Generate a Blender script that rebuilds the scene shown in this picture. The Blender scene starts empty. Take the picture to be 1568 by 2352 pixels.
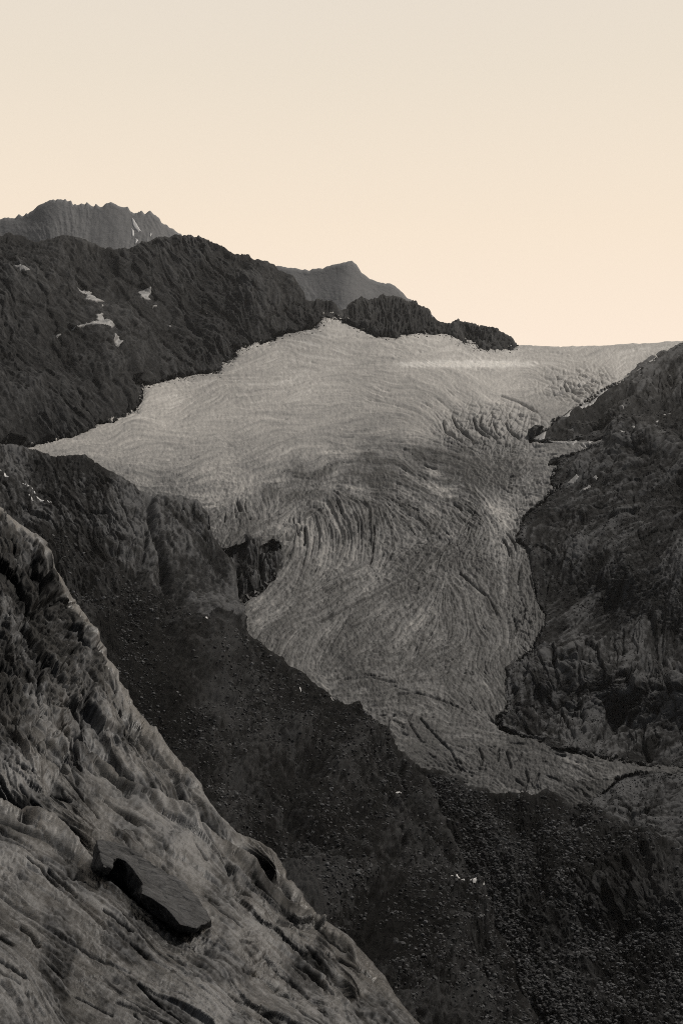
import bpy, math
import numpy as np
from math import radians

# ------------------------------------------------------------------ basics
rng = np.random.default_rng(11)
C = bpy.context.scene.collection
F, CX, CY = 2352 * 40 / 36, 784.0, 1176.0      # camera constants: a point seen at (px, py) at distance Y


def world(px, py, Y):
    return np.stack([(px - CX) / F * Y, Y, (CY - py) / F * Y], -1)


def curve(pts, jag=0.0, seed=0, fine=3.0):
    a = np.array(pts, float)
    r = np.random.default_rng(seed)
    xs = np.arange(a[0, 0] - 400, a[-1, 0] + 400, fine / 2)
    n = np.zeros_like(xs)
    if jag:
        for k, w in enumerate((30, 15, 8, 4.5)):
            m = int(len(xs) * fine / 2 / w) + 4
            g = r.standard_normal(m); g = np.sign(g) * np.abs(g) ** 1.6
            n += np.interp(xs, xs[0] + np.arange(m) * w, g) * (0.9 ** k)
        n *= jag
    return lambda x: np.interp(x, a[:, 0], a[:, 1]) + (np.interp(x, xs, n) if jag else 0)


class TPS:                                      # smooth surface through scattered (px, py, distance)
    def __init__(s, pts, lam=1e-5):
        a = np.array(pts, float)
        s.p = a[:, :2] / 1000
        n = len(a)
        d2 = ((s.p[:, None] - s.p[None]) ** 2).sum(-1)
        K = 0.5 * d2 * np.log(d2 + 1e-12) + lam * np.eye(n)
        P = np.c_[np.ones(n), s.p]
        A = np.block([[K, P], [P.T, np.zeros((3, 3))]])
        s.w = np.linalg.solve(A, np.r_[np.log(a[:, 2]), 0, 0, 0])

    def __call__(s, px, py):
        x, y = np.broadcast_arrays(np.asarray(px, float) / 1000, np.asarray(py, float) / 1000)
        out = s.w[-3] + s.w[-2] * x + s.w[-1] * y
        for (a, b), w in zip(s.p, s.w):
            d2 = (x - a) ** 2 + (y - b) ** 2
            out = out + 0.5 * w * d2 * np.log(d2 + 1e-12)
        return out

    def Y(s, px, py):
        return float(np.exp(s(px, py)))


def smooth(a, b, x):
    t = np.clip((x - a) / (b - a), 0, 1)
    return t * t * (3 - 2 * t)


# ------------------------------------------------------------------ rasters of noise over a patch
class Patch:
    def __init__(s, x0, y0, x1, y1, q, seed):
        s.x0, s.y0, s.q = x0, y0, q
        s.w, s.h = int((x1 - x0) / q) + 2, int((y1 - y0) / q) + 2
        s.r = np.random.default_rng(seed)
        s.X = (x0 + np.arange(s.w) * q)[None].repeat(s.h, 0).astype(np.float32)
        s.Y = (y0 + np.arange(s.h) * q)[:, None].repeat(s.w, 1).astype(np.float32)

    def freq(s):
        fy = np.fft.fftfreq(s.h, s.q)[:, None]
        fx = np.fft.rfftfreq(s.w, s.q)[None]
        return np.sqrt(fx * fx + fy * fy)

    def filt(s, g):
        n = s.r.standard_normal((s.h, s.w))
        m = np.fft.irfft2(np.fft.rfft2(n) * g, (s.h, s.w))
        return ((m - m.mean()) / m.std()).astype(np.float32)

    def blur(s, sig):
        return s.filt(np.exp(-0.5 * (2 * math.pi * s.freq() * sig) ** 2))

    def fbm(s, big, small, beta=1.0):
        k = s.freq()
        g = np.where((k > 1 / big) & (k < 1 / small), (k + 1e-9) ** -(beta + 1), 0)
        return s.filt(g)

    def angles(s, ctrl, wander=0.2, scale=160):
        a = np.array(ctrl, float)
        st = 12
        xs = s.x0 + np.arange(0, s.w * s.q + st, st)
        ys = s.y0 + np.arange(0, s.h * s.q + st, st)
        gx, gy = np.meshgrid(xs, ys)
        c = np.zeros_like(gx); n = np.zeros_like(gx)
        for px, py, t in a:
            w = ((gx - px) ** 2 + (gy - py) ** 2 + 900.0) ** -1.6
            c += w * math.cos(2 * radians(t)); n += w * math.sin(2 * radians(t))
        m = np.hypot(c, n) + 1e-30
        ang = 0.5 * np.arctan2(s.up(n / m, st), s.up(c / m, st))
        return (ang + wander * s.fbm(scale * 2, scale / 6)).astype(np.float32)

    def up(s, m, st):
        return bil(m, (s.X - s.x0) / st, (s.Y - s.y0) / st).astype(np.float32)

    def lic(s, ang, jobs):
        """smear noise along the direction field: jobs = [(noise, length)]"""
        ux, uy = np.cos(ang).ravel(), np.sin(ang).ravel()
        out = [j[0].ravel().copy() for j in jobs]
        cnt = [1] * len(jobs)
        steps = int(max(j[1] for j in jobs) / 2 / s.q)
        i0 = np.arange(s.w * s.h)
        for sg in (1, -1):
            fx = (i0 % s.w).astype(np.float32); fy = (i0 // s.w).astype(np.float32)
            dx, dy = sg * ux, sg * uy
            for k in range(steps):
                fx += dx; fy += dy
                np.clip(fx, 0, s.w - 1, out=fx); np.clip(fy, 0, s.h - 1, out=fy)
                idx = (fy + .5).astype(np.int32) * s.w + (fx + .5).astype(np.int32)
                nx, ny = ux[idx], uy[idx]
                f = np.where(nx * dx + ny * dy < 0, -1, 1).astype(np.float32)
                dx, dy = nx * f, ny * f
                for j, (noi, ln) in enumerate(jobs):
                    if k * s.q < ln / 2:
                        out[j] += noi.ravel()[idx]; cnt[j] += 1
        res = []
        for o in out:
            o = o.reshape(s.h, s.w)
            res.append((o - o.mean()) / o.std())
        return res

    def at(s, m, px, py):
        return bil(m, (px - s.x0) / s.q, (py - s.y0) / s.q)


def bil(m, x, y):
    h, w = m.shape
    x = np.clip(x, 0, w - 1.001); y = np.clip(y, 0, h - 1.001)
    i = x.astype(np.int32); j = y.astype(np.int32)
    a = (x - i).astype(np.float32); b = (y - j).astype(np.float32)
    return (m[j, i] * (1 - a) + m[j, i + 1] * a) * (1 - b) + (m[j + 1, i] * (1 - a) + m[j + 1, i + 1] * a) * b


def worley(x, y, size, asp=1.0, ang=0.0, seed=0):
    """cells: distance to nearest, second nearest and a random number of the nearest cell"""
    c, n = math.cos(radians(ang)), math.sin(radians(ang))
    u = (x * c + y * n) / (size * asp); v = (-x * n + y * c) / size
    iu, iv = np.floor(u).astype(np.int64), np.floor(v).astype(np.int64)
    r = np.random.default_rng(seed)
    T = r.random((128, 128, 3)).astype(np.float32)
    f1 = np.full(u.shape, 9.0, np.float32); f2 = f1.copy(); rid = np.zeros_like(f1)
    for a in (-1, 0, 1):
        for b in (-1, 0, 1):
            t = T[(iu + a) % 128, (iv + b) % 128]
            d = np.hypot(iu + a + t[..., 0] - u, iv + b + t[..., 1] - v).astype(np.float32)
            near = d < f1
            f2 = np.where(near, f1, np.minimum(f2, d))
            rid = np.where(near, t[..., 2], rid)
            f1 = np.where(near, d, f1)
    return f1, f2, rid


def facets(x, y, size, asp, ang, seed, tilt, step, cracks=3.0):
    """broken rock: long flat faces, each tilted its own way, with ledges and some open cracks between them"""
    c, n = math.cos(radians(ang)), math.sin(radians(ang))
    u = (x * c + y * n) / (size * asp); v = (-x * n + y * c) / size
    iu, iv = np.floor(u).astype(np.int64), np.floor(v).astype(np.int64)
    T = np.random.default_rng(seed).random((128, 128, 6)).astype(np.float32)
    f1 = np.full(u.shape, 9.0, np.float32); f2 = f1.copy(); h = np.zeros_like(f1); op = np.zeros_like(f1)
    for a in (-1, 0, 1):
        for b in (-1, 0, 1):
            t = T[(iu + a) % 128, (iv + b) % 128]
            du = u - (iu + a + t[..., 0]); dv = v - (iv + b + t[..., 1])
            d = np.hypot(du, dv).astype(np.float32)
            near = d < f1
            hh = tilt * size * ((t[..., 3] - .35) * 2 * dv + (t[..., 4] - .5) * .5 * asp * du) + step * (t[..., 2] - .5) * 2
            f2 = np.where(near, f1, np.minimum(f2, d)); h = np.where(near, hh, h); op = np.where(near, t[..., 5], op)
            f1 = np.where(near, d, f1)
    e = (f2 - f1) * size                                              # roughly pixels from the edge of the face
    return (h - cracks * (op > .45) * np.exp(-(e / 2.2) ** 2)).astype(np.float32), e


def seg_dist(px, py, poly):
    """distance to an open polyline"""
    best = np.full(np.shape(px), 1e9)
    for (ax, ay), (bx, by) in zip(poly[:-1], poly[1:]):
        dx, dy = bx - ax, by - ay
        t = np.clip(((px - ax) * dx + (py - ay) * dy) / (dx * dx + dy * dy + 1e-9), 0, 1)
        best = np.minimum(best, np.hypot(px - ax - t * dx, py - ay - t * dy))
    return best


def inside(px, py, poly):
    r = np.zeros(np.shape(px), bool)
    for (ax, ay), (bx, by) in zip(poly, poly[1:] + poly[:1]):
        c = (ay > py) != (by > py)
        r ^= c & (px < (bx - ax) * (py - ay) / (by - ay + 1e-12) + ax)
    return r


def grooves(px, py, lines):
    """lines = [(depth, half width, [points])] -> how deep the surface is cut, in photo pixels"""
    out = np.zeros(np.shape(px))
    for dep, wid, pts in lines:
        x = [p[0] for p in pts]; y = [p[1] for p in pts]
        m = (px > min(x) - 4 * wid) & (px < max(x) + 4 * wid) & (py > min(y) - 4 * wid) & (py < max(y) + 4 * wid)
        if m.any():
            d = seg_dist(px[m], py[m], pts)
            out[m] = np.maximum(out[m], dep * np.exp(-(d / wid) ** 2))
    return out


def pits(px, py, lst):
    out = np.zeros(np.shape(px))
    for cx, cy, rx, ry, ang, dep in lst:
        c, n = math.cos(radians(ang)), math.sin(radians(ang))
        u = ((px - cx) * c + (py - cy) * n) / rx; v = (-(px - cx) * n + (py - cy) * c) / ry
        out += dep * np.exp(-(u * u + v * v) ** 1.5)
    return out


# ------------------------------------------------------------------ objects
def props(o, label=None, cat=None, group=None, kind=None):
    for k, v in (('label', label), ('category', cat), ('group', group), ('kind', kind)):
        if v: o[k] = v
    return o


def mesh_obj(name, V, quads, mat, attrs=None, flat=False):
    used = np.zeros(len(V), bool); used[quads.ravel()] = True
    idx = np.cumsum(used) - 1
    V = V[used]; q = idx[quads].astype(np.int32)
    n = q.shape[1]
    me = bpy.data.meshes.new(name)
    me.vertices.add(len(V)); me.vertices.foreach_set('co', V.astype(np.float32).ravel())
    me.loops.add(q.size); me.loops.foreach_set('vertex_index', q.ravel())
    me.polygons.add(len(q)); me.polygons.foreach_set('loop_start', np.arange(0, q.size, n, dtype=np.int32))
    me.update(calc_edges=True)
    me.polygons.foreach_set('use_smooth', np.full(len(q), not flat))
    for k, v in (attrs or {}).items():
        a = me.attributes.new(k, 'FLOAT', 'POINT')
        a.data.foreach_set('value', np.asarray(v)[used].astype(np.float32))
    me.materials.append(mat); me.validate()
    o = bpy.data.objects.new(name, me); C.objects.link(o)
    return o


def quads_of(ny, nx):
    i = (np.arange(ny - 1)[:, None] * nx + np.arange(nx - 1)[None]).ravel()
    return np.stack([i, i + nx, i + nx + 1, i + 1], -1)


def normals(P):
    du = np.gradient(P, axis=1); dv = np.gradient(P, axis=0)
    n = np.cross(du, dv)
    n /= np.linalg.norm(n, axis=-1, keepdims=True) + 1e-12
    s = np.sign(-(n * P).sum(-1, keepdims=True)); s[s == 0] = 1     # towards the camera at the origin
    return n * s


class Layer:
    """a sheet of ground between an upper and a lower edge, seen from the origin"""
    def __init__(s, x0, x1, top, bot, nx, ny, tpow=1.0):
        s.nx, s.ny = nx, ny
        px = np.linspace(x0, x1, nx)
        yt, yb = top(px), bot(px)
        t = (np.linspace(0, 1, ny) ** tpow)[:, None]
        s.px = np.broadcast_to(px, (ny, nx)).copy()
        k = max(3, int(70 / (px[1] - px[0])) | 1)
        ys = np.convolve(np.pad(yt, k // 2, 'edge'), np.ones(k) / k, 'valid')
        dy = yt - ys; flat = ys + (yb - ys) * t                      # even rows, bent to the real skyline only near it
        s.py = flat + dy * np.exp(-(flat - ys) / np.maximum(40, 2.5 * np.abs(dy)))
        sl = np.gradient(np.convolve(np.pad(yt, 12, 'edge'), np.ones(25) / 25, 'valid'), px)
        s.below = (s.py - yt) / np.sqrt(1 + sl * sl)                 # distance under the skyline
        s.attrs = {}
        s.x0, s.x1, s.xs, s.yt, s.yb, s.ysm, s.dy = x0, x1, px, yt, yb, ys, dy

    def sample(s, px, py, what='P'):
        ys = np.interp(px, s.xs, s.ysm); yb = np.interp(px, s.xs, s.yb); dy = np.interp(px, s.xs, s.dy)
        c = (px - s.x0) / (s.x1 - s.x0) * (s.nx - 1)
        fl = py - dy
        for _ in range(12):
            fl = .5 * fl + .5 * (py - dy * np.exp(-np.maximum(fl - ys, 0) / np.maximum(40, 2.5 * np.abs(dy))))
        r = np.clip((fl - ys) / (yb - ys), 0, 1) * (s.ny - 1)
        A = getattr(s, what)
        return np.stack([bil(A[..., k], c, r) for k in range(3)], -1)

    def rounded(s, w, k=1.0):
        u = np.clip(1 - s.below / w, 0, 1)
        return k * w / F * (1 - np.sqrt(np.maximum(1 - u * u, 0)))

    def place(s, logY, disp, gain=0.8, most=3.2, crest=12.0):
        Y = np.exp(logY)
        s.P = world(s.px, s.py, Y)
        s.N = normals(s.P)
        s.unit = (Y / F)[..., None]
        # ground seen at a flat angle is stretched away from the eye: its relief grows in step
        flat = np.abs(np.gradient(logY, axis=0) / np.gradient(s.py, axis=0)) * F
        k = np.clip(np.sqrt(1 + flat * flat) ** gain, 1, most)
        k = k * (.25 + .75 * smooth(0, crest, s.below))
        s.P = s.P + s.N * (disp * k)[..., None] * s.unit
        s.Q = s.P; s.back = 0

    def skirt(s, back, drop, n=7):
        top = s.P[0]
        hd = top[:, :2] / np.linalg.norm(top[:, :2], axis=1, keepdims=True)
        rows = []
        for j in range(n, 0, -1):
            t = j / n
            r = top.copy()
            r[:, :2] += hd * (back * t)
            r[:, 2] -= drop * t ** 1.5
            rows.append(r)
        s.Q = np.concatenate([np.array(rows), s.P], 0); s.back = n

    def build(s, name, mat, keep=None, **pr):
        ny, nx = s.Q.shape[:2]
        q = quads_of(ny, nx)
        if keep is not None:
            k = np.concatenate([np.repeat(keep[:1], s.back, 0), keep], 0).ravel()
            q = q[k[q].any(1)]
        at = {k: np.concatenate([np.repeat(v[:1], s.back, 0), v], 0).ravel() for k, v in s.attrs.items()}
        return props(mesh_obj(name, s.Q.reshape(-1, 3), q, mat, at), **pr)


# ------------------------------------------------------------------ materials
def new_mat(name):
    m = bpy.data.materials.new(name); m.use_nodes = True
    nt = m.node_tree
    return m, nt, nt.nodes['Principled BSDF']


def ramp(nt, src, stops):
    r = nt.nodes.new('ShaderNodeValToRGB'); e = r.color_ramp.elements
    while len(e) < len(stops): e.new(0.5)
    for el, (p, c) in zip(e, stops):
        el.position = p; el.color = (*c, 1)
    nt.links.new(src, r.inputs['Fac'])
    return r.outputs['Color']


def noise(nt, scale, detail=6, rough=0.6, dist=0.0, stretch=None):
    tc = nt.nodes.new('ShaderNodeTexCoord'); n = nt.nodes.new('ShaderNodeTexNoise')
    v = tc.outputs['Object']
    if stretch:
        mp = nt.nodes.new('ShaderNodeMapping'); nt.links.new(v, mp.inputs['Vector'])
        mp.inputs['Rotation'].default_value = stretch[0]; mp.inputs['Scale'].default_value = stretch[1]
        v = mp.outputs['Vector']
    nt.links.new(v, n.inputs['Vector'])
    n.inputs['Scale'].default_value = scale; n.inputs['Detail'].default_value = detail
    n.inputs['Roughness'].default_value = rough; n.inputs['Distortion'].default_value = dist
    return n.outputs['Fac']


def math_node(nt, op, a, b=None, c=None):
    m = nt.nodes.new('ShaderNodeMath'); m.operation = op
    for i, v in enumerate((a, b, c)):
        if v is None: continue
        if isinstance(v, (int, float)): m.inputs[i].default_value = v
        else: nt.links.new(v, m.inputs[i])
    return m.outputs[0]


def attr(nt, name):
    a = nt.nodes.new('ShaderNodeAttribute'); a.attribute_name = name
    return a.outputs['Fac']


def rock_mat(name, dark, mid, light, scale, bump=0.6, dist=1.0, rough=0.85, spec=0.06, tone=0.16, stretch=None):
    m, nt, b = new_mat(name)
    big = noise(nt, scale * 0.06, 5, 0.6)
    fine = noise(nt, scale, 9, 0.7, 0.4, stretch)
    f = math_node(nt, 'MULTIPLY_ADD', attr(nt, 'tone'), tone, 0.5)
    f = math_node(nt, 'ADD', f, math_node(nt, 'MULTIPLY_ADD', big, 0.5, -0.25))
    f = math_node(nt, 'ADD', f, math_node(nt, 'MULTIPLY_ADD', fine, 0.9, -0.45))
    nt.links.new(ramp(nt, f, [(0.12, dark), (0.5, mid), (0.9, light)]), b.inputs['Base Color'])
    b.inputs['Roughness'].default_value = rough
    b.inputs['Specular IOR Level'].default_value = spec
    bp = nt.nodes.new('ShaderNodeBump'); bp.inputs['Strength'].default_value = bump
    bp.inputs['Distance'].default_value = dist
    nt.links.new(fine, bp.inputs['Height']); nt.links.new(bp.outputs['Normal'], b.inputs['Normal'])
    return m


def grey(v, t=1.0):
    return (v * (2 - t) * 0.985, v, v * (1 + (t - 1)) * 1.03)


M = {}
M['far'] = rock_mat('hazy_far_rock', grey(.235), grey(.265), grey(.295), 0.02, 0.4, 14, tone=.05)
M['ridge'] = rock_mat('dark_ridge_rock', grey(.016), grey(.034), grey(.085), 0.06, 0.8, 6, tone=.15)
M['side'] = rock_mat('valley_side_rock', grey(.009), grey(.037), grey(.125), 0.25, 0.9, 1.5, tone=.24)
M['outcrop'] = rock_mat('outcrop_rock', grey(.012), grey(.038), grey(.12), 0.2, 0.9, 2, tone=.24)
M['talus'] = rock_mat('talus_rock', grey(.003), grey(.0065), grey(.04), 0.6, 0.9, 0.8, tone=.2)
M['slab'] = rock_mat('gneiss_slab', grey(.008), grey(.058), grey(.155), 9.0, 0.5, 0.05, rough=0.5, spec=0.26, tone=0.21)
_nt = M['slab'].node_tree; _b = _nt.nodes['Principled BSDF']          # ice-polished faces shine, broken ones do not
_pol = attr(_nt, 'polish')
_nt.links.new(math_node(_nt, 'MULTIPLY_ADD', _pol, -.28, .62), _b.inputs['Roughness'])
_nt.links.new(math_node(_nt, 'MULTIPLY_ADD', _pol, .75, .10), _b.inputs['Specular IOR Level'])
M['boulder'] = rock_mat('boulder_rock', grey(.025), grey(.082), grey(.16), 9.0, 0.8, 0.06)
M['rubble'] = rock_mat('rubble_rock', grey(.022), grey(.075), grey(.21), 0.9, 0.6, 0.4)


def ice_mat():
    m, nt, b = new_mat('dirty_glacier_ice')
    fine = noise(nt, 0.16, 8, 0.72, 0.6)
    f = math_node(nt, 'ADD', attr(nt, 'dirt'), math_node(nt, 'MULTIPLY_ADD', fine, 0.34, -0.17))
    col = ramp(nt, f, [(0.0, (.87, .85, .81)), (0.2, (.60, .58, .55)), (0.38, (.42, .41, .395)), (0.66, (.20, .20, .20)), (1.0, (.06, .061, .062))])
    nt.links.new(col, b.inputs['Base Color'])
    glint_gloss = attr(nt, 'glint_gloss')                                             # glossy strip standing in for a sun glint on the snow
    nt.links.new(math_node(nt, 'MULTIPLY_ADD', glint_gloss, -.4, .55), b.inputs['Roughness'])
    nt.links.new(math_node(nt, 'MULTIPLY_ADD', glint_gloss, 1.6, .12), b.inputs['Specular IOR Level'])
    bp = nt.nodes.new('ShaderNodeBump'); bp.inputs['Strength'].default_value = 0.6; bp.inputs['Distance'].default_value = 2.0
    nt.links.new(fine, bp.inputs['Height']); nt.links.new(bp.outputs['Normal'], b.inputs['Normal'])
    return m


def snow_mat():
    m, nt, b = new_mat('old_snow')
    f = noise(nt, 0.3, 6)
    nt.links.new(ramp(nt, f, [(0.3, (.22, .22, .22)), (0.7, (.36, .36, .36))]), b.inputs['Base Color'])
    b.inputs['Roughness'].default_value = 0.6
    return m


M['ice'] = ice_mat(); M['snow'] = snow_mat()
M['snow_and_glint'] = snow_mat()
for _n in M['snow_and_glint'].node_tree.nodes:
    if _n.type == 'VALTORGB':
        for _e in _n.color_ramp.elements: _e.color = (.8, .8, .8, 1)

# ------------------------------------------------------------------ rock relief
def relief(x0, y0, x1, y1, q, seed, ctrl, amp, sig=(7, 2.6, 1.2), ln=(130, 55, 24), big=(260, 24), wander=0.22, crack=1.0, fa=.7, lg=.55, cw=.07, gmix=.5):
    p = Patch(x0, y0, x1, y1, q, seed)
    ang = p.angles(ctrl, wander)
    A, B, D = p.lic(ang, [(p.blur(sig[0]), ln[0]), (p.blur(sig[1]), ln[1]), (p.blur(max(sig[2], q * .6)), ln[2])])
    G = p.fbm(big[0], big[1], 1.0)
    rough = smooth(-0.6, 1.2, p.fbm(300, 40))
    def saw(u):                                                       # slow ramp, sharp step: worn ledges
        f = u - np.floor(u)
        return 2 * np.where(f < .86, f / .86, (1 - f) / .14) - 1
    cr = np.exp(-((A + .15 * B) / cw) ** 2) * smooth(-.3, .7, p.fbm(200, 30)) + 0.6 * np.exp(-(B / (1.8 * cw)) ** 2) * smooth(.2, 1., p.fbm(150, 20))
    SA, SB = saw(.75 * A + gmix * G + .05 * B), saw(.8 * B + .5 * A + .6 * gmix * G)
    d = (amp[3] * G + amp[0] * ((1 - lg) * A + lg * SA) + amp[1] * (.35 + .9 * rough) * ((1 - lg) * B + lg * SB)
         + amp[2] * D * (.4 + .9 * rough) - crack * amp[1] * 2.0 * cr)
    fine = p.fbm(24, 3.2, .5)
    d = d + fa * fine * (.5 + .9 * rough)
    p.d = d.astype(np.float32)
    p.tone = (0.4 * A + 0.45 * B + 0.6 * D + .5 * G - 1.2 * cr + .5 * fine).astype(np.float32)
    p.A, p.B, p.G, p.rough = A, B, G, rough
    return p

# ================================================================== GLACIER
margin_ridge = [(65, 1023), (125, 1011), (175, 996), (220, 973), (280, 961), (317, 948), (327, 908), (325, 881), (350, 878),
                (415, 861), (470, 853), (505, 851), (505, 831), (530, 827), (543, 816), (540, 796), (565, 793), (585, 783),
                (615, 781), (650, 763), (700, 753), (725, 748), (740, 728)]
margin_nunatak = [(777, 729), (809, 744), (839, 752), (864, 767), (909, 772), (919, 764), (954, 759), (1009, 762), (1034, 764),
                  (1056, 774), (1061, 784), (1089, 787), (1099, 797), (1144, 796), (1186, 794)]
margin_right = [(1568, 787), (1544, 807), (1509, 827), (1474, 844), (1454, 859), (1406, 884), (1374, 902), (1349, 917), (1314, 939),
                (1294, 957), (1271, 964), (1251, 989), (1234, 997), (1219, 1004), (1225, 1012), (1279, 1013), (1330, 1012), (1389, 1006),
                (1385, 1018), (1330, 1036), (1285, 1052), (1262, 1060), (1264, 1066), (1289, 1062), (1276, 1082), (1264, 1100), (1269, 1114), (1289, 1112), (1259, 1142),
                (1241, 1163), (1209, 1183), (1196, 1218), (1184, 1238), (1204, 1248), (1214, 1268), (1219, 1318), (1229, 1358),
                (1234, 1378), (1249, 1403), (1254, 1413), (1249, 1438), (1234, 1473), (1224, 1498), (1199, 1511), (1179, 1528),
                (1166, 1543), (1161, 1583), (1164, 1613), (1166, 1638), (1154, 1643), (1139, 1653), (1161, 1673), (1209, 1693),
                (1269, 1713), (1324, 1723), (1384, 1738), (1434, 1748), (1494, 1756), (1568, 1763)]
toe_right = [(1568, 1776), (1509, 1776), (1434, 1779), (1414, 1794), (1394, 1811)]
notch = [(550, 1395), (565, 1367), (600, 1347), (630, 1325), (640, 1290), (645, 1252), (625, 1237), (600, 1252), (590, 1242),
         (565, 1242), (530, 1252), (515, 1260), (500, 1250)]
ice_poly = (margin_ridge + margin_nunatak + [(1190, 690), (1740, 690)] + margin_right + [(1720, 1778), (1720, 1790)] + toe_right +
            [(1349, 1852), (1264, 1862), (1100, 1850), (1000, 1830), (900, 1780), (800, 1720), (700, 1640), (600, 1560), (500, 1440),
             (535, 1400)] + notch + [(440, 1240), (380, 1220), (250, 1180), (100, 1120), (-60, 1080), (-60, 1040)])

Dg = TPS([(100, 1025, 2450), (-60, 1060, 2300), (320, 880, 3300), (540, 796, 4000), (740, 728, 4400), (950, 760, 4600), (1186, 793, 4900),
          (1400, 793, 4900), (1568, 783, 4650), (1750, 775, 4600), (800, 850, 3820), (1100, 850, 3900), (1400, 850, 3600),
          (1100, 930, 3050), (700, 1000, 2850), (1000, 1000, 2720), (1250, 990, 2700), (1230, 1150, 2150), (850, 1150, 2230),
          (500, 1100, 2300), (300, 1080, 2300), (600, 1250, 1850), (690, 1200, 2030), (850, 1250, 1930), (1200, 1300, 1800),
          (600, 1350, 1600), (535, 1410, 1450), (900, 1400, 1600), (1250, 1413, 1600), (700, 1500, 1380), (1000, 1500, 1430),
          (1166, 1640, 1270), (784, 1625, 1230), (1000, 1650, 1230), (900, 1700, 1150), (1064, 1793, 1110), (1219, 1826, 1090),
          (1300, 1720, 1175), (1568, 1763, 1160), (1400, 1800, 1085), (1000, 1850, 1080), (1300, 1830, 1090), (1568, 1776, 1150),
          (777, 729, 4560), (860, 745, 4560), (700, 757, 4340), (640, 768, 4270), (300, 1200, 2000), (600, 1560, 1260), (700, 800, 4060), (420, 870, 3560)], 1.5e-3)

SDX, SDY, SDS = -120, 640, 4.0
_gx, _gy = np.meshgrid(SDX + np.arange(480) * SDS, SDY + np.arange(320) * SDS)
_sd = seg_dist(_gx, _gy, ice_poly + ice_poly[:1]) * np.where(inside(_gx, _gy, ice_poly), 1, -1)


def ice_sd(px, py):
    return bil(_sd.astype(np.float32), (px - SDX) / SDS, (py - SDY) / SDS)


gp = Patch(-80, 690, 1660, 1880, 1.35, 5)
g_ctrl = [(300, 950, -12), (400, 900, -14), (550, 880, -10), (150, 1030, -14), (800, 900, -2), (1200, 850, -3), (1450, 820, -8), (800, 770, 14), (900, 800, 8),
          (650, 980, -8), (600, 1080, -10), (450, 1060, -6), (350, 1100, 10), (720, 1060, -12), (850, 1030, -4), (950, 1060, 8), (1080, 1040, 14), (1150, 1020, 22),
          (1080, 960, 55), (1150, 970, 60), (1040, 980, 45), (1200, 1000, 20), (1250, 940, -25), (1330, 900, -30), (1400, 870, -32), (1150, 900, 6), (1250, 880, 12),
          (850, 1120, 2), (950, 1130, 24), (1050, 1110, 22), (1150, 1090, 6), (1220, 1080, -8), (1200, 1150, -10), (560, 1150, 84), (600, 1160, 80), (500, 1120, -8), (620, 1200, -14),
          (720, 1150, -16), (690, 1230, 76), (760, 1180, 66), (820, 1200, 74), (850, 1250, 102), (760, 1250, 92), (700, 1290, 108), (670, 1320, 125), (640, 1365, 150),
          (600, 1390, 145), (560, 1415, 140), (760, 1340, 146), (850, 1330, 150), (950, 1290, 150), (1000, 1270, 140), (900, 1200, 60), (960, 1190, 50), (1010, 1170, 35),
          (1100, 1170, 40), (1100, 1250, 130), (1160, 1230, 75), (1180, 1320, 88), (1195, 1400, 80), (1120, 1330, 60), (1060, 1330, 50), (1000, 1350, 125), (900, 1380, 152),
          (800, 1410, 148), (700, 1420, 152), (640, 1450, 130), (640, 1490, 118), (700, 1500, 112), (760, 1490, 120), (850, 1460, 140), (950, 1440, 130), (1050, 1420, 70), (1130, 1450, 60),
          (720, 1560, 40), (800, 1570, 165), (900, 1560, 170), (1000, 1540, 150), (1080, 1500, 130), (1150, 1490, 120), (1060, 1570, 48), (1110, 1600, 56), (1150, 1620, 75), (1180, 1510, 40),
          (830, 1615, 12), (950, 1620, 10), (1050, 1640, 18), (900, 1660, 25), (1000, 1700, 30), (1130, 1690, 14), (1250, 1725, 13), (1400, 1755, 8), (1100, 1760, 20), (1200, 1790, 22),
          (1330, 1770, 22), (1340, 1810, 40), (1500, 1768, 4)]
g_ang = gp.angles(g_ctrl, 0.2, 90)
gL, gA, gB, gC, gE = gp.lic(g_ang, [(gp.blur(1.1), 260), (gp.blur(3.4), 110), (gp.blur(1.5), 60), (gp.blur(.8), 30), (gp.blur(.7), 10)])
cross = gp.lic(g_ang + 1.35, [(gp.blur(1.3), 26)])[0]                 # short cracks across the bands
gG = gp.fbm(300, 20, 0.9); gF = gp.fbm(22, 3.0, .4)
wf1, wf2, wr = worley(gp.X + 5 * gG, gp.Y * 1.5, 15, 1.6, 25, 3)
X, Y = gp.X, gp.Y
serac = np.maximum.reduce([
    smooth(150, 60, np.hypot((X - 1130) / 1.15, (Y - 985) / .55)), 0.8 * smooth(110, 40, np.hypot((X - 1330) / 1.2, (Y - 885) / .55)),
    0.9 * smooth(90, 30, np.hypot((X - 1200) / .5, Y - 1200)), 0.8 * smooth(110, 30, np.hypot((X - 1195) / .5, Y - 1430)),
    0.5 * smooth(220, 60, np.hypot((X - 1000) / 1.6, (Y - 1260) / .6)), 0.8 * smooth(70, 25, np.hypot(X - 1215, (Y - 1805) / .4)),
    0.5 * smooth(160, 60, np.hypot(X - 1080, (Y - 1740) / .4))])
low = smooth(960, 1200, Y + 0.08 * (X - 800))
strength = 0.35 + 0.75 * low
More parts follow.
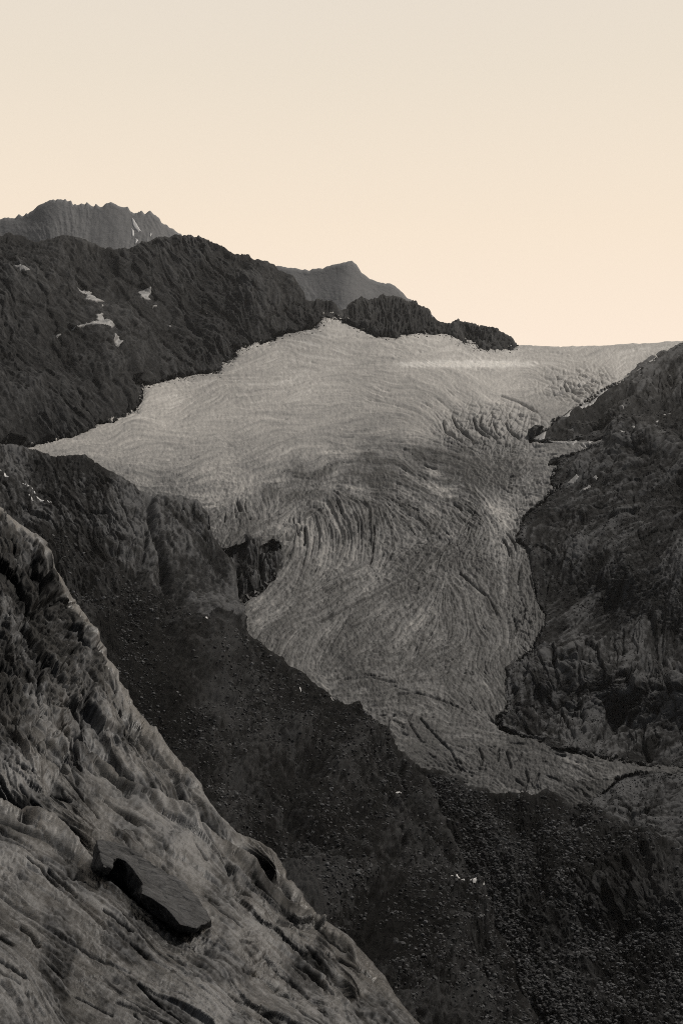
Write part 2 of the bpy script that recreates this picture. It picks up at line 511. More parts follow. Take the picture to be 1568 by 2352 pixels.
g_lines = [(3, 1.8, [(905, 1640), (893, 1650), (890, 1670), (896, 1684)]), (3, 1.8, [(945, 1640), (938, 1655), (950, 1680), (966, 1700)]),
           (3.5, 2, [(965, 1650), (980, 1668), (1000, 1690), (1015, 1705), (1035, 1720), (1042, 1735), (1050, 1752)]),
           (4, 2.2, [(1145, 1720), (1143, 1747)]), (4, 2.2, [(1162, 1725), (1168, 1745), (1172, 1764)]), (3.5, 2, [(1180, 1750), (1190, 1745), (1196, 1733)]),
           (4, 2.2, [(1100, 1720), (1108, 1740), (1104, 1756)]), (3, 2, [(1040, 1755), (1060, 1765), (1052, 1775)]),
           (3, 2, [(1206, 1772), (1212, 1790), (1204, 1812)]), (3, 2, [(1236, 1778), (1228, 1800), (1240, 1808)]), (3, 2, [(1184, 1790), (1200, 1800)]),
           (3.5, 2.6, [(740, 1425), (790, 1398), (850, 1368), (905, 1340), (960, 1310), (1000, 1280), (1014, 1262)]),
           (2.8, 2.2, [(800, 1450), (850, 1418), (905, 1378), (960, 1352)]), (2.4, 2, [(690, 1360), (760, 1328), (830, 1296), (880, 1270)]),
           (2.6, 2, [(1055, 1315), (1090, 1345), (1120, 1370), (1140, 1412)]), (3.5, 2.4, [(1000, 1300), (1012, 1268), (1030, 1244)]),
           (3, 2, [(1085, 1180), (1072, 1200), (1060, 1222)]), (3, 2.2, [(1180, 1420), (1186, 1440), (1178, 1462)]), (2.5, 1.8, [(1205, 1400), (1198, 1430)]),
           (2.4, 2, [(790, 1560), (850, 1556), (905, 1566)]), (2.2, 1.8, [(905, 1575), (990, 1598), (1060, 1628)]),
           (3.2, 2.2, [(1016, 966), (1022, 990), (1060, 1012)]), (3.4, 2.2, [(1036, 952), (1050, 980), (1084, 1008)]), (4, 2.4, [(1086, 956), (1092, 980), (1120, 1002)]),
           (4, 2.6, [(1104, 956), (1100, 972), (1112, 986), (1140, 1004)]), (3, 2, [(1132, 966), (1140, 990), (1158, 1004)]), (3, 2, [(1160, 970), (1172, 990), (1190, 1003)]),
           (3, 2, [(1128, 960), (1122, 975)]), (2.4, 1.8, [(1150, 908), (1190, 922), (1232, 944)]), (3, 2, [(1204, 930), (1222, 936)]),
           (2.4, 1.8, [(1290, 884), (1310, 898), (1336, 903)]), (2.4, 1.8, [(1270, 905), (1320, 890), (1370, 870)]), (3, 2, [(1293, 880), (1300, 895)]),
           (5, 3, [(545, 1150), (552, 1175)]), (2, 2, [(520, 1205), (580, 1196), (640, 1180)]), (2, 2, [(640, 1215), (690, 1190), (740, 1165)]),
           (9, 6, [(1221, 1006), (1238, 999)]), (5, 3, [(652, 1236), (668, 1232), (690, 1208)])]
patchy = smooth(-.4, 1.1, gp.fbm(160, 24, .8)); patch2 = smooth(-.2, 1.2, gp.fbm(240, 30, .8))
crev = 1.3 * smooth(1.5, 2.2, -gB + .25 * gC) * patchy + .8 * smooth(1.6, 2.3, -gC) * patch2
flow = smooth(1.15, 2.0, -gL) * (.25 + .75 * patch2)
gr = grooves(X, Y, g_lines)
_r = np.random.default_rng(21)
band = np.exp(-(((Y - (1075 - 0.0006 * (X - 930) ** 2 * -1)) / 75) ** 2)) * smooth(560, 760, X) * smooth(1260, 1080, X)
g_disp = (strength * (0.26 * gA + 0.30 * gB * (.2 + patchy) + 0.32 * gC * (.2 + patch2) + 0.20 * gE) + low * 0.10 * cross + .9 * gG * low + .3 * gF * (.4 + low) - 2.6 * crev * (.25 + .75 * low) - 1.6 * flow * (.2 + .8 * low)
          + serac * (2.6 * (wr - .5) * smooth(0, .25, wf2 - wf1) - 2.0 * smooth(.22, 0, wf2 - wf1) - 0.8 * np.maximum(cross, 0)) - 1.4 * gr)
icefall = smooth(170, 60, np.hypot((X - 745) / 1.0, (Y - 1215) / .7))
g_disp += icefall * 1.2 * gB
bandtop = (Y - (837 - 0.006 * (X - 890))) / 6.5                       # sun glint on the snowfield, painted as a paler strip
sun_glint = np.exp(-bandtop ** 2) * smooth(885, 960, X) * smooth(1300, 1120, X) * (0.75 + .25 * gE)
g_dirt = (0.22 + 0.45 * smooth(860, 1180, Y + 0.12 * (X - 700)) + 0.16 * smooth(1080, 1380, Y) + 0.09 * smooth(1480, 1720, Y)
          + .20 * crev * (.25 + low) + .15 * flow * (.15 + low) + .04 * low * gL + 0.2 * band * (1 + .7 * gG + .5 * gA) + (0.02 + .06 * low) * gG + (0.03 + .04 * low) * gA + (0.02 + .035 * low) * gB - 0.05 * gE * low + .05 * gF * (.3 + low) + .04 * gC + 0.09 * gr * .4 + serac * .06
          - 0.10 * icefall + .05 * low * np.maximum(cross, 0) - .6 * sun_glint + 0.22 * smooth(75, 30, np.hypot((X - 1335) / 1.3, (Y - 1815) / .45))
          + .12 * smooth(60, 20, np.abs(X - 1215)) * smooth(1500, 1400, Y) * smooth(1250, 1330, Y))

ice_top = curve([(-100, 985), (65, 985), (320, 845), (540, 765), (720, 708), (784, 700), (860, 735), (950, 735), (1050, 742), (1130, 768),
                 (1180, 790), (1190, 793.5), (1290, 796), (1400, 793), (1500, 787), (1568, 783.5), (1700, 776)], 0.35, 3, 2.5)
L = Layer(-60, 1640, ice_top, lambda x: x * 0 + 1868, 1150, 900)
sd = ice_sd(L.px, L.py) + 1.8 * gp.at(gE, L.px, L.py) + 2.0 * gp.at(gG, L.px, L.py)
lg = Dg(L.px, L.py) + np.where(L.px > 1170, L.rounded(10, 2.0), 0) + np.maximum(-sd, 0) * 0.0035 - 0.004 * np.exp(-np.maximum(sd, 0) / 9) * 0
L.place(lg, gp.at(g_disp, L.px, L.py) * (0.6 + 0.4 * smooth(-4, 14, sd)) - 2.0 * np.exp(-(np.maximum(sd, 0) / 5) ** 2), .5, 2.5)
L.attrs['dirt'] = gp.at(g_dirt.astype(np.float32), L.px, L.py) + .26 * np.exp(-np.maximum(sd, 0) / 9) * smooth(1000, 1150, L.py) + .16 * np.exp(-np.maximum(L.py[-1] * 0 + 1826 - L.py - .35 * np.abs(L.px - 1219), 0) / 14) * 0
L.attrs['glint_gloss'] = gp.at((sun_glint * smooth(-.6, .8, gE + gC)).astype(np.float32), L.px, L.py)
L.skirt(1500, 260, 5)
iceL = L
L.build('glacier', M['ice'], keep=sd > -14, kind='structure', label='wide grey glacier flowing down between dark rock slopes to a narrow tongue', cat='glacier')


def under_ice(lg, px, py, rate=0.0018, extra=0.0):
    s_ = ice_sd(px, py) + extra
    return np.where(s_ > 0, np.maximum(lg, Dg(px, py)) + s_ * rate, lg)


def on_ice(pts):
    return [(x, y, Dg.Y(x, y)) for x, y in pts]


# ================================================================== FAR PEAKS
def far_peak(name, label, sky, x0, x1, ybot, Y0, Y1, seed, nx, ny, jag, ang):
    p = relief(x0, min(a[1] for a in sky) - 10, x1, ybot + 10, 1.6, seed, ang, (.25, .35, .3, .9), big=(140, 10), lg=.2, crack=.4, fa=.25)
    L = Layer(x0, x1, curve(sky, jag, seed, 2.6), lambda x: x * 0 + ybot, nx, ny)
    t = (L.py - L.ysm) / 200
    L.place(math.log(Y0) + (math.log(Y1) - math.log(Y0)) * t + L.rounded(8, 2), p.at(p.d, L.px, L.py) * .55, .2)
    L.attrs['tone'] = p.at(p.tone, L.px, L.py)
    L.skirt(900, 900)
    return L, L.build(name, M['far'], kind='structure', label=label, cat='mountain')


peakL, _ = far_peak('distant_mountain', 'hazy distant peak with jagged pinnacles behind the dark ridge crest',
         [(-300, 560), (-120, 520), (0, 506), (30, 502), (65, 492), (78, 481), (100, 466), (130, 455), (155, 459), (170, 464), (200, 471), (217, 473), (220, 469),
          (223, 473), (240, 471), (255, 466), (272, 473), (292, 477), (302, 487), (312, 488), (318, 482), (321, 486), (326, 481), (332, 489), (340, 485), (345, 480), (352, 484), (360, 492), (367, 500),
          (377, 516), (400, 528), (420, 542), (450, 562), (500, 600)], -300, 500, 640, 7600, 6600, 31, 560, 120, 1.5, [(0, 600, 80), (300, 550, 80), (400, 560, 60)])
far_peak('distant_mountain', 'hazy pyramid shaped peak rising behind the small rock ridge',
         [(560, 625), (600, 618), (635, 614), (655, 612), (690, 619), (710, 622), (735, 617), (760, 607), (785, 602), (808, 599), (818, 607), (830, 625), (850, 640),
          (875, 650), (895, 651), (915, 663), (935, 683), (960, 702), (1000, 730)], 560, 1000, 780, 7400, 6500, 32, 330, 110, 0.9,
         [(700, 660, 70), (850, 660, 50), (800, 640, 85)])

# ================================================================== NUNATAK RIDGE
Dn = TPS(on_ice(margin_nunatak[::2]) + [(784, 706, 5100), (884, 676, 5300), (966, 700, 5300), (1054, 738, 5350), (1139, 752, 5350), (1186, 792, 5000),
                                        (720, 700, 5000), (720, 735, 4750), (755, 740, 4680)], 1e-4)
p = relief(690, 660, 1210, 830, 1.3, 41, [(800, 740, 75), (900, 720, 85), (960, 730, 70), (1100, 770, 60)], (1.4, 1.4, .9, 2.0), (5, 2, 1), (60, 26, 12), (120, 8))
L = Layer(772, 1192, curve([(690, 735), (740, 722), (784, 710), (804, 694), (829, 684), (849, 688), (864, 680), (876, 676), (880, 672), (885, 678), (914, 683), (939, 696), (959, 693),
                            (966, 703), (981, 707), (994, 727), (1014, 737), (1034, 742), (1054, 738), (1084, 745), (1114, 747), (1139, 753), (1159, 767),
                            (1179, 783), (1190, 794)], 0.9, 8, 2.6), lambda x: x * 0 + 830, 420, 150)
ex = 2.5 * p.at(p.B, L.px, L.py)
L.place(under_ice(Dn(L.px, L.py) + L.rounded(6, 2), L.px, L.py, .0018, ex), p.at(p.d, L.px, L.py), .5)
L.attrs['tone'] = p.at(p.tone, L.px, L.py)
L.skirt(400, 300)
L.build('rock_hill', M['ridge'], keep=ice_sd(L.px, L.py) < 45, kind='structure', label='small dark rock ridge standing out of the upper glacier', cat='ridge')

# ================================================================== DARK RIDGE (upper left)
Dr = TPS(on_ice(margin_ridge[::2]) + [(0, 535, 3700), (-300, 560, 3500), (265, 567, 4300), (460, 547, 4650), (575, 584, 4750), (640, 618, 4800), (700, 668, 4780), (785, 722, 4760), (740, 683, 4820), (765, 686, 4820),
                                      (200, 700, 3500), (80, 850, 2850), (400, 720, 4050), (0, 1030, 2300), (-300, 1000, 2100), (600, 700, 4350), (260, 880, 3050)], 1e-5)
p = relief(-310, 520, 800, 1060, 1.7, 51, [(60, 620, 35), (200, 700, 30), (100, 800, 42), (60, 950, 48), (250, 900, 44), (300, 780, 40), (400, 750, 45), (450, 600, 55),
                                           (600, 640, 62), (650, 720, 70), (520, 740, 50), (700, 700, 78), (0, 700, 48), (300, 600, 60)],
           (2.0, 1.2, .6, 5.0), (6, 2.2, 1.1), (80, 40, 18), (260, 24), 0.2, fa=.35)
p.d = p.d + facets(p.X + 4 * p.G, p.Y + 3 * p.A, 22, 2.6, 46, 341, .16, 1.4, 1.6)[0]
r_lines = [(7, 7, [(262, 790), (280, 820), (300, 850), (325, 880)]), (4, 6, [(415, 700), (450, 760), (490, 810)]), (3, 5, [(100, 640), (150, 720), (190, 800)]),
           (4, 6, [(560, 600), (570, 660), (600, 730)]), (3, 5, [(640, 640), (660, 700)])]
L = Layer(-300, 792, curve([(-300, 600), (-120, 545), (0, 535), (42, 532), (65, 539), (100, 549), (145, 546), (165, 548), (190, 557), (225, 562), (265, 567), (310, 561), (375, 548),
                            (415, 545), (440, 548), (460, 545), (480, 547), (505, 553), (515, 557), (525, 567), (540, 578), (555, 581), (575, 582), (582, 596),
                            (607, 598), (630, 608), (640, 616), (665, 627), (685, 646), (700, 668), (705, 681), (720, 684), (740, 681), (765, 684), (777, 700),
                            (792, 730)], 0.9, 9, 2.6), lambda x: np.interp(x, [-300, 65, 327, 400, 540, 740, 800], [1075, 1060, 960, 890, 840, 765, 760]), 760, 380)
ex = 2.5 * p.at(p.B, L.px, L.py) + 2 * p.at(p.G, L.px, L.py)
L.place(under_ice(Dr(L.px, L.py) + L.rounded(9, 2), L.px, L.py, .0018, ex), p.at(p.d, L.px, L.py) - grooves(L.px, L.py, r_lines), .5)
L.attrs['tone'] = p.at(p.tone, L.px, L.py)
L.skirt(700, 600)
ridgeL = L
L.build('mountain', M['ridge'], kind='structure', label='long dark mountain ridge with snow patches above the glacier', cat='mountain')

# ================================================================== RIGHT VALLEY SIDE
Dh = TPS(on_ice(margin_right[::3]) + on_ice([(1650, 735)]) +
         [(1568, 880, 2850), (1568, 1000, 2250), (1568, 1200, 1880), (1400, 1100, 2130), (1400, 1300, 1740), (1568, 1400, 1590), (1400, 1480, 1560),
          (1568, 1500, 1480), (1230, 1506, 1440), (1400, 1512, 1420), (1568, 1545, 1340), (1230, 1620, 1330), (1400, 1650, 1320), (1568, 1680, 1250),
          (1350, 1700, 1225), (1568, 1790, 1130), (1568, 1930, 1000), (1450, 1850, 1050), (1380, 1830, 1070), (1850, 800, 2700), (1850, 1000, 1900), (1850, 1500, 1250),
          (1850, 1930, 900), (1450, 960, 2500), (1320, 1180, 2000)], 1e-5)
p = relief(1090, 560, 1910, 2010, 1.8, 61, [(1500, 880, 142), (1350, 960, 146), (1300, 1060, 140), (1400, 1060, 150), (1300, 1180, 150), (1450, 1200, 155), (1560, 1100, 150),
                                           (1250, 1280, 100), (1350, 1350, 130), (1300, 1450, 130), (1450, 1400, 110), (1540, 1450, 95), (1540, 1350, 100), (1230, 1560, 85),
                                           (1330, 1600, 150), (1420, 1640, 95), (1520, 1680, 130), (1300, 1680, 20), (1450, 1720, 150), (1500, 1820, 170), (1450, 1870, 20),
                                           (1260, 1515, 4), (1400, 1520, 4), (1400, 1560, 165)],
           (1.8, .8, .5, 4.5), (6, 2.4, 1.1), (90, 44, 18), (260, 40), 0.2, fa=.3)
X, Y = p.X, p.Y
cliff = smooth(1440, 1520, Y) * smooth(1800, 1700, Y)
wx, wy = X + 6 * p.fbm(160, 30), Y + 6 * p.fbm(160, 30)
c1, _ = facets(wx, wy, 40, 1.7, 80, 311, .34, 7, 8); c2, _ = facets(wx, wy, 15, 1.8, 152, 312, .36, 2.6, 4)
w1, _ = facets(wx, wy, 34, 2.4, 140, 313, .26, 4, 5); w2, _ = facets(wx, wy, 12, 2.4, 142, 314, .30, 1.5, 2.5)
p.d = p.d + cliff * (c1 + c2) + (1 - cliff) * .6 * (w1 + w2)
p.tone = p.tone + 1.1 * smooth(1750, 1800, Y) + .4 * cliff
h_lines = [(6, 3.5, [(1328, 1530), (1330, 1560), (1326, 1600), (1322, 1630)]), (9, 9, [(1494, 1420), (1500, 1460), (1506, 1500)]), (7, 7, [(1520, 1400), (1516, 1470), (1524, 1510)]),
           (6, 4, [(1480, 1600), (1455, 1640), (1430, 1670)]), (7, 6, [(1400, 1600), (1404, 1640), (1408, 1680)]), (6, 5, [(1440, 1650), (1438, 1680)]),
           (5, 3, [(1430, 1450), (1428, 1500)]), (7, 4, [(1270, 1512), (1330, 1512), (1380, 1518)]), (6, 5, [(1470, 1535), (1520, 1545), (1568, 1555)]), (5, 5, [(1380, 1700), (1410, 1676), (1450, 1668)]),
           (10, 9, [(1300, 975), (1330, 985), (1370, 975)]), (7, 8, [(1310, 965), (1380, 930), (1440, 900)]), (8, 5, [(1558, 1730), (1530, 1745)]), (4, 4, [(1385, 1110), (1440, 1080), (1490, 1060)]),
           (4, 3, [(1240, 1490), (1220, 1510), (1200, 1515)])]
L = Layer(1105, 1900, curve([(1100, 1150), (1190, 1130), (1215, 970), (1250, 945), (1400, 845), (1500, 795), (1545, 787), (1568, 785.5), (1600, 765), (1700, 690), (1900, 560)], .8, 10, 3),
          lambda x: np.interp(x, [1100, 1350, 1568, 1900], [1760, 1900, 1990, 2110]), 520, 860)
ex = 3.0 * p.at(p.B, L.px, L.py) + 2 * p.at(p.G, L.px, L.py)
L.place(under_ice(Dh(L.px, L.py) + np.where(L.px > 1560, L.rounded(8, 2), 0), L.px, L.py, .0018, ex), (p.at(p.d.astype(np.float32), L.px, L.py) - grooves(L.px, L.py, h_lines)) * (.3 + .7 * smooth(0, 40, -ice_sd(L.px, L.py))), .35)
L.attrs['tone'] = p.at(p.tone, L.px, L.py)
L.skirt(300, 250)
sideL = L
L.build('mountain_side', M['side'], keep=ice_sd(L.px, L.py) < 60, kind='structure', label='dark bare rock slope and cliffs bordering the glacier tongue', cat='slope')

# ================================================================== NOTCH ROCK under the ice lip
p = relief(480, 1200, 690, 1440, 1.2, 71, [(560, 1300, 85), (620, 1300, 80)], (.9, .8, .6, 2.0), big=(90, 8))
f1, f2, ri = worley(p.X + 4 * p.G, p.Y + 4 * p.A, 46, 1.3, 75, 16)
p.d = p.d + 5 * (ri - .5) * smooth(0, .1, f2 - f1) - 6 * smooth(.06, 0, f2 - f1)
L = Layer(490, 680, lambda x: x * 0 + 1215, lambda x: x * 0 + 1425, 190, 210)
sd = ice_sd(L.px, L.py)
n_lines = [(14, 9, [(515, 1266), (535, 1262), (560, 1254)]), (8, 6, [(600, 1262), (625, 1250), (640, 1262)]), (9, 4, [(598, 1270), (600, 1300), (606, 1340)]), (8, 5, [(545, 1300), (552, 1350)])]
L.place(Dg(L.px, L.py) + .005 + np.clip(-sd, 0, 30) * .0001 + np.maximum(sd, 0) * .0018, p.at(p.d.astype(np.float32), L.px, L.py) - grooves(L.px, L.py, n_lines))
L.attrs['tone'] = p.at(p.tone, L.px, L.py)
L.build('rock_step_hillside', M['side'], keep=sd < 25, kind='structure', label='dark blocky rock step showing through a gap in the ice edge', cat='rock step')

# ================================================================== LEFT VALLEY SIDE: outcrop above, talus below
slab_sky = [(-300, 1010), (0, 1163), (30, 1190), (55, 1210), (90, 1233), (110, 1246), (124, 1262), (131, 1280), (135, 1312), (150, 1342), (170, 1380), (200, 1415), (222, 1447),
            (240, 1482), (250, 1510), (275, 1540), (287, 1570), (300, 1600), (325, 1633), (360, 1673), (400, 1728), (430, 1763), (460, 1803), (475, 1838),
            (500, 1873), (520, 1888), (545, 1911), (575, 1921), (600, 1931), (627, 1950), (650, 1978), (665, 2013), (700, 2048), (720, 2078), (750, 2103), (784, 2132), (809, 2149), (834, 2179),
            (864, 2214), (884, 2239), (904, 2279), (929, 2314), (961, 2352), (1010, 2430), (1100, 2600)]
side_sky = [(-300, 1000), (0, 1021), (65, 1027), (95, 1035), (125, 1045), (150, 1040), (190, 1041), (220, 1055), (245, 1075), (270, 1090), (300, 1110), (320, 1130), (350, 1140), (415, 1142),
            (450, 1150), (470, 1165), (482, 1183), (486, 1226), (500, 1245), (520, 1270), (540, 1300), (546, 1340), (549, 1390), (552, 1425), (565, 1460), (600, 1480), (655, 1510),
            (690, 1535), (725, 1570), (760, 1610), (784, 1625), (814, 1632), (839, 1650), (884, 1675), (904, 1709), (934, 1735), (955, 1752), (985, 1790), (1010, 1860),
            (1040, 1930), (1062, 1985), (1085, 2030), (1110, 2070), (1135, 2110), (1160, 2160), (1185, 2230), (1205, 2290), (1225, 2352), (1300, 2560)]
Da = TPS([(1064, 1793, 1000), (1110, 2080, 640), (1160, 2170, 560), (1225, 2352, 470), (800, 1900, 640), (600, 2000, 480), (900, 2200, 430), (1000, 2352, 390), (700, 2352, 310),
          (560, 1440, 1260), (784, 1640, 1060), (934, 1740, 1020), (350, 1500, 860), (300, 1310, 1150), (130, 1250, 1300), (200, 1041, 1820), (0, 1026, 1780), (100, 1150, 1560),
          (420, 1145, 1750), (484, 1190, 1620), (540, 1320, 1370), (450, 1300, 1320), (300, 1200, 1420), (0, 1400, 850), (0, 2000, 300), (-300, 1300, 950), (-300, 1000, 1600),
          (300, 2352, 240), (-300, 2000, 260), (650, 1650, 900), (980, 1950, 740), (1040, 2200, 500)], 1e-4)
a_rough, a_calm = curve(side_sky, 0.7, 12, 2.6), curve(side_sky, 0.25, 12, 2.6)
a_top = lambda x: np.where(x < 500, a_calm(x), a_rough(x))
fg_y = curve(slab_sky)
p = relief(-310, 980, 1310, 2440, 2.0, 81, [(50, 1080, 80), (200, 1100, 74), (300, 1180, 72), (120, 1180, 70), (420, 1200, 52), (480, 1260, 56), (500, 1340, 60), (380, 1250, 64), (440, 1340, 56),
                                            (250, 1280, 30), (350, 1400, 35), (300, 1500, 10), (420, 1550, -20), (450, 1480, 30), (550, 1550, 40), (650, 1600, 42), (750, 1700, 44), (850, 1750, 46),
                                            (400, 1650, -10), (550, 1750, 25), (650, 1850, 30), (750, 1950, 40), (900, 1850, 52), (960, 1900, 58), (1000, 1980, 58), (1050, 2080, 56), (1100, 2150, 55),
                                            (900, 2000, 45), (850, 2150, 20), (950, 2200, 30), (1050, 2300, 60), (950, 2320, -8), (1150, 2300, 60)],
           (2.4, 1.3, .9, 10.0), (6, 2.6, 1.3), (80, 34, 14), (360, 30), 0.3)
X, Y = p.X, p.Y
near = smooth(1250, 2350, Y)
f1, f2, ri = worley(X + 5 * p.G, Y * 1.35 + 5 * p.A, 9, 1.3, 30, 17)
g1, g2, rj = worley(X + 5 * p.G, Y * 1.25 + 5 * p.A, 17, 1.3, 35, 18)
ledge = smooth(40, 10, np.abs(seg_dist(X, Y, [(880, 1740), (960, 1860), (1010, 1960), (1070, 2060), (1130, 2170), (1190, 2352)]) - 25))   # bare ribs on the spur
wx, wy = X + 6 * p.fbm(160, 30), Y + 6 * p.fbm(160, 30)
o1, _ = facets(wx, wy, 36, 2.2, 60, 321, .13, 2.0, 4); o2, _ = facets(wx, wy, 13, 2.0, 58, 322, .2, 1.0, 2)
q1, _ = facets(wx, wy, 26, 3.2, 56, 323, .34, 4, 5); q2, _ = facets(wx, wy, 11, 2.6, 54, 324, .34, 1.6, 3)
rock_up = smooth(1330, 1230, Y)
p.d = p.d * (1 - .72 * rock_up) + rock_up * (o1 + o2) + (1 - rock_up) * ledge * (q1 + q2)
stony = np.clip(smooth(1210, 1330, Y + 0 * X) * (1 - .75 * ledge), 0, 1)
dome1 = np.maximum(0, .55 - f1) * smooth(.0, .16, f2 - f1); dome2 = np.maximum(0, .6 - g1) * smooth(0, .12, g2 - g1)
p.d = p.d + stony * (7 * dome1 * (ri > .35) + near * 11 * dome2 * (rj > .5)) + (1 - stony) * (2.2 * (ri - .5) - 1.2 * smooth(.15, 0, f2 - f1))
p.tone = p.tone * (1 - .4 * stony) + stony * 1.6 * (ri - .5) + stony * near * 1.2 * (rj - .5) + .9 * p.fbm(520, 60) + ledge * .7
a_lines = [(20, 9, [(343, 1150), (347, 1190), (358, 1225), (376, 1262), (396, 1302), (412, 1338), (428, 1356)]), (9, 5, [(336, 1212), (335, 1245), (332, 1275)]),
           (7, 4, [(366, 1240), (372, 1275), (384, 1300)]), (6, 7, [(465, 1168), (478, 1190), (480, 1215)]), (7, 8, [(250, 1255), (310, 1275), (350, 1285)]),
           (8, 10, [(420, 1380), (470, 1430), (540, 1470)]), (9, 12, [(880, 1760), (950, 1880), (1000, 1980), (1050, 2080)]), (7, 8, [(930, 1790), (985, 1890), (1030, 1990)]),
           (16, 18, [(560, 1800), (700, 1900), (860, 2060)]), (13, 14, [(640, 1690), (800, 1810), (930, 1960)]), (10, 10, [(350, 1420), (460, 1540), (600, 1640)]), (7, 10, [(960, 2120), (1050, 2200), (1120, 2330)]), (6, 8, [(850, 2180), (920, 2260), (960, 2340)])]
L = Layer(-300, 1290, a_top, lambda x: np.minimum(np.interp(x, [q[0] for q in slab_sky], [q[1] for q in slab_sky]) + 170, 2640), 1000, 800)
bb = (L.px < 560)
crest_w = np.where(L.px < 480, 16, np.where(L.px < 560, 9, np.where(L.px < 950, 12, 26)))
crest_k = np.where(L.px < 480, 3.0, np.where(L.px < 950, 2.0, 3.0))
L.place(Da(L.px, L.py) + L.rounded(crest_w, 1.0) * crest_k, p.at(p.d.astype(np.float32), L.px, L.py) - grooves(L.px, L.py, a_lines), .35)
L.attrs['tone'] = p.at(p.tone.astype(np.float32), L.px, L.py)
L.skirt(160, 150)
split = np.interp(L.px, [-300, 130, 200, 270, 330, 400, 470, 545, 570, 600], [1215, 1215, 1250, 1280, 1290, 1370, 1425, 1440, 1300, 1000])
up = L.py < split + 6 * p.at(p.B, L.px, L.py)
talusL = L
q = quads_of(*L.Q.shape[:2])
upq = np.concatenate([np.repeat(up[:1], L.back, 0), up], 0).ravel()
isup = upq[q[:, 0]]
at = {k: np.concatenate([np.repeat(v[:1], L.back, 0), v], 0).ravel() for k, v in L.attrs.items()}
props(mesh_obj('rock_outcrop_hill', L.Q.reshape(-1, 3), q[isup], M['outcrop'], at), 'rounded rock outcrop with a dark cleft beside the ice edge', 'outcrop', None, 'structure')
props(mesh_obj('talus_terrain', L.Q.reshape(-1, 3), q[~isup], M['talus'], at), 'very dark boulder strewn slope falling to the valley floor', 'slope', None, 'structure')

# ================================================================== VALLEY FLOOR AND KNOLL
v_sky = [(860, 1690), (900, 1704), (934, 1732), (984, 1763), (1014, 1772), (1054, 1783), (1069, 1795), (1104, 1807), (1154, 1820), (1219, 1827), (1234, 1822), (1254, 1812),
         (1264, 1817), (1289, 1831), (1314, 1845), (1359, 1850), (1409, 1875), (1484, 1905), (1568, 1940), (1700, 1990), (1900, 2060)]
Dv = TPS([(934, 1735, 1085), (1064, 1793, 1075), (1154, 1820, 1065), (1234, 1823, 1060), (1314, 1847, 1040), (1400, 1872, 1000), (1484, 1906, 960), (1568, 1940, 930), (1150, 1950, 930),
          (1200, 2100, 800), (1300, 2250, 720), (1400, 2352, 650), (1450, 1985, 850), (1360, 1960, 885), (1280, 1990, 860), (1430, 2180, 742), (1530, 2060, 790), (1568, 2200, 730),
          (1568, 2352, 640), (1000, 2000, 930), (1100, 2352, 690), (1800, 2200, 680), (1800, 2050, 800), (1330, 2110, 800), (1250, 1880, 985)], 1e-4)
p = relief(850, 1680, 1910, 2440, 2.0, 91, [(1000, 1800, 30), (1150, 1900, 80), (1200, 2000, 80), (1250, 2150, 60), (1350, 2300, 55), (1260, 1850, 30), (1350, 1900, 25), (1450, 1920, 28), (1550, 1980, 40),
                                            (1300, 1970, 130), (1380, 1950, 150), (1450, 2000, 30), (1400, 2080, 85), (1480, 2100, 60), (1540, 2080, 55), (1330, 2050, 110), (1500, 2250, 40), (1450, 2160, 110)],
           (2.6, 1.6, 1.1, 7.0), (6, 2.6, 1.3), (80, 34, 14), (300, 18), 0.35)
X, Y = p.X, p.Y
f1, f2, ri = worley(X + 5 * p.G, Y * 1.3 + 5 * p.A, 9, 1.3, 10, 27)
g1, g2, rj = worley(X + 5 * p.G, Y * 1.2 + 5 * p.A, 18, 1.3, 25, 28)
near = smooth(1850, 2350, Y)
knoll = smooth(160, 90, np.hypot((X - 1430) / 1.3, Y - 2050))
stony = 1 - .8 * knoll
dome1 = np.maximum(0, .55 - f1) * smooth(.0, .16, f2 - f1); dome2 = np.maximum(0, .6 - g1) * smooth(0, .12, g2 - g1)
p.d = p.d + stony * (7 * dome1 * (ri > .3) + near * 12 * dome2 * (rj > .45)) + knoll * (facets(X + 4 * p.G, Y + 4 * p.A, 36, 1.8, 70, 331, .36, 5, 6)[0] + facets(X + 3 * p.A, Y + 4 * p.G, 13, 2, 50, 332, .36, 2, 3)[0])
p.tone = p.tone * (1 - .4 * stony) + stony * 1.6 * (ri - .5) + stony * near * 1.2 * (rj - .5) + .8 * p.fbm(420, 60) + knoll * .8
v_lines = [(8, 14, [(1230, 1840), (1225, 1930), (1235, 2010), (1270, 2090)]), (6, 8, [(1440, 2030), (1425, 2090), (1400, 2170)]), (6, 6, [(1310, 1985), (1296, 2030), (1300, 2080)]),
           (6, 7, [(1480, 2040), (1500, 2110), (1530, 2170)])]
L = Layer(860, 1880, curve(v_sky, 0.9, 14, 2.6), lambda x: x * 0 + 2640, 640, 520)
L.place(Dv(L.px, L.py) + L.rounded(14, 3.0), p.at(p.d.astype(np.float32), L.px, L.py) - grooves(L.px, L.py, v_lines), .35)
L.attrs['tone'] = p.at(p.tone.astype(np.float32), L.px, L.py)
L.skirt(40, 45)
valleyL = L
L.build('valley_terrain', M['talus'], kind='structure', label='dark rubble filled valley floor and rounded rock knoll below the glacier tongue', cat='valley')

# wide ground far below everything
gx, gy = np.meshgrid(np.linspace(-4600, 4600, 40), np.linspace(-1500, 8800, 40))
gz = -360 + 0 * gx
ground = np.stack([gx, gy, gz], -1)
props(mesh_obj('ground', ground.reshape(-1, 3), quads_of(40, 40), M['talus'], {'tone': np.zeros(1600)}), 'dark stony ground underneath the valley slopes', 'ground', None, 'structure')

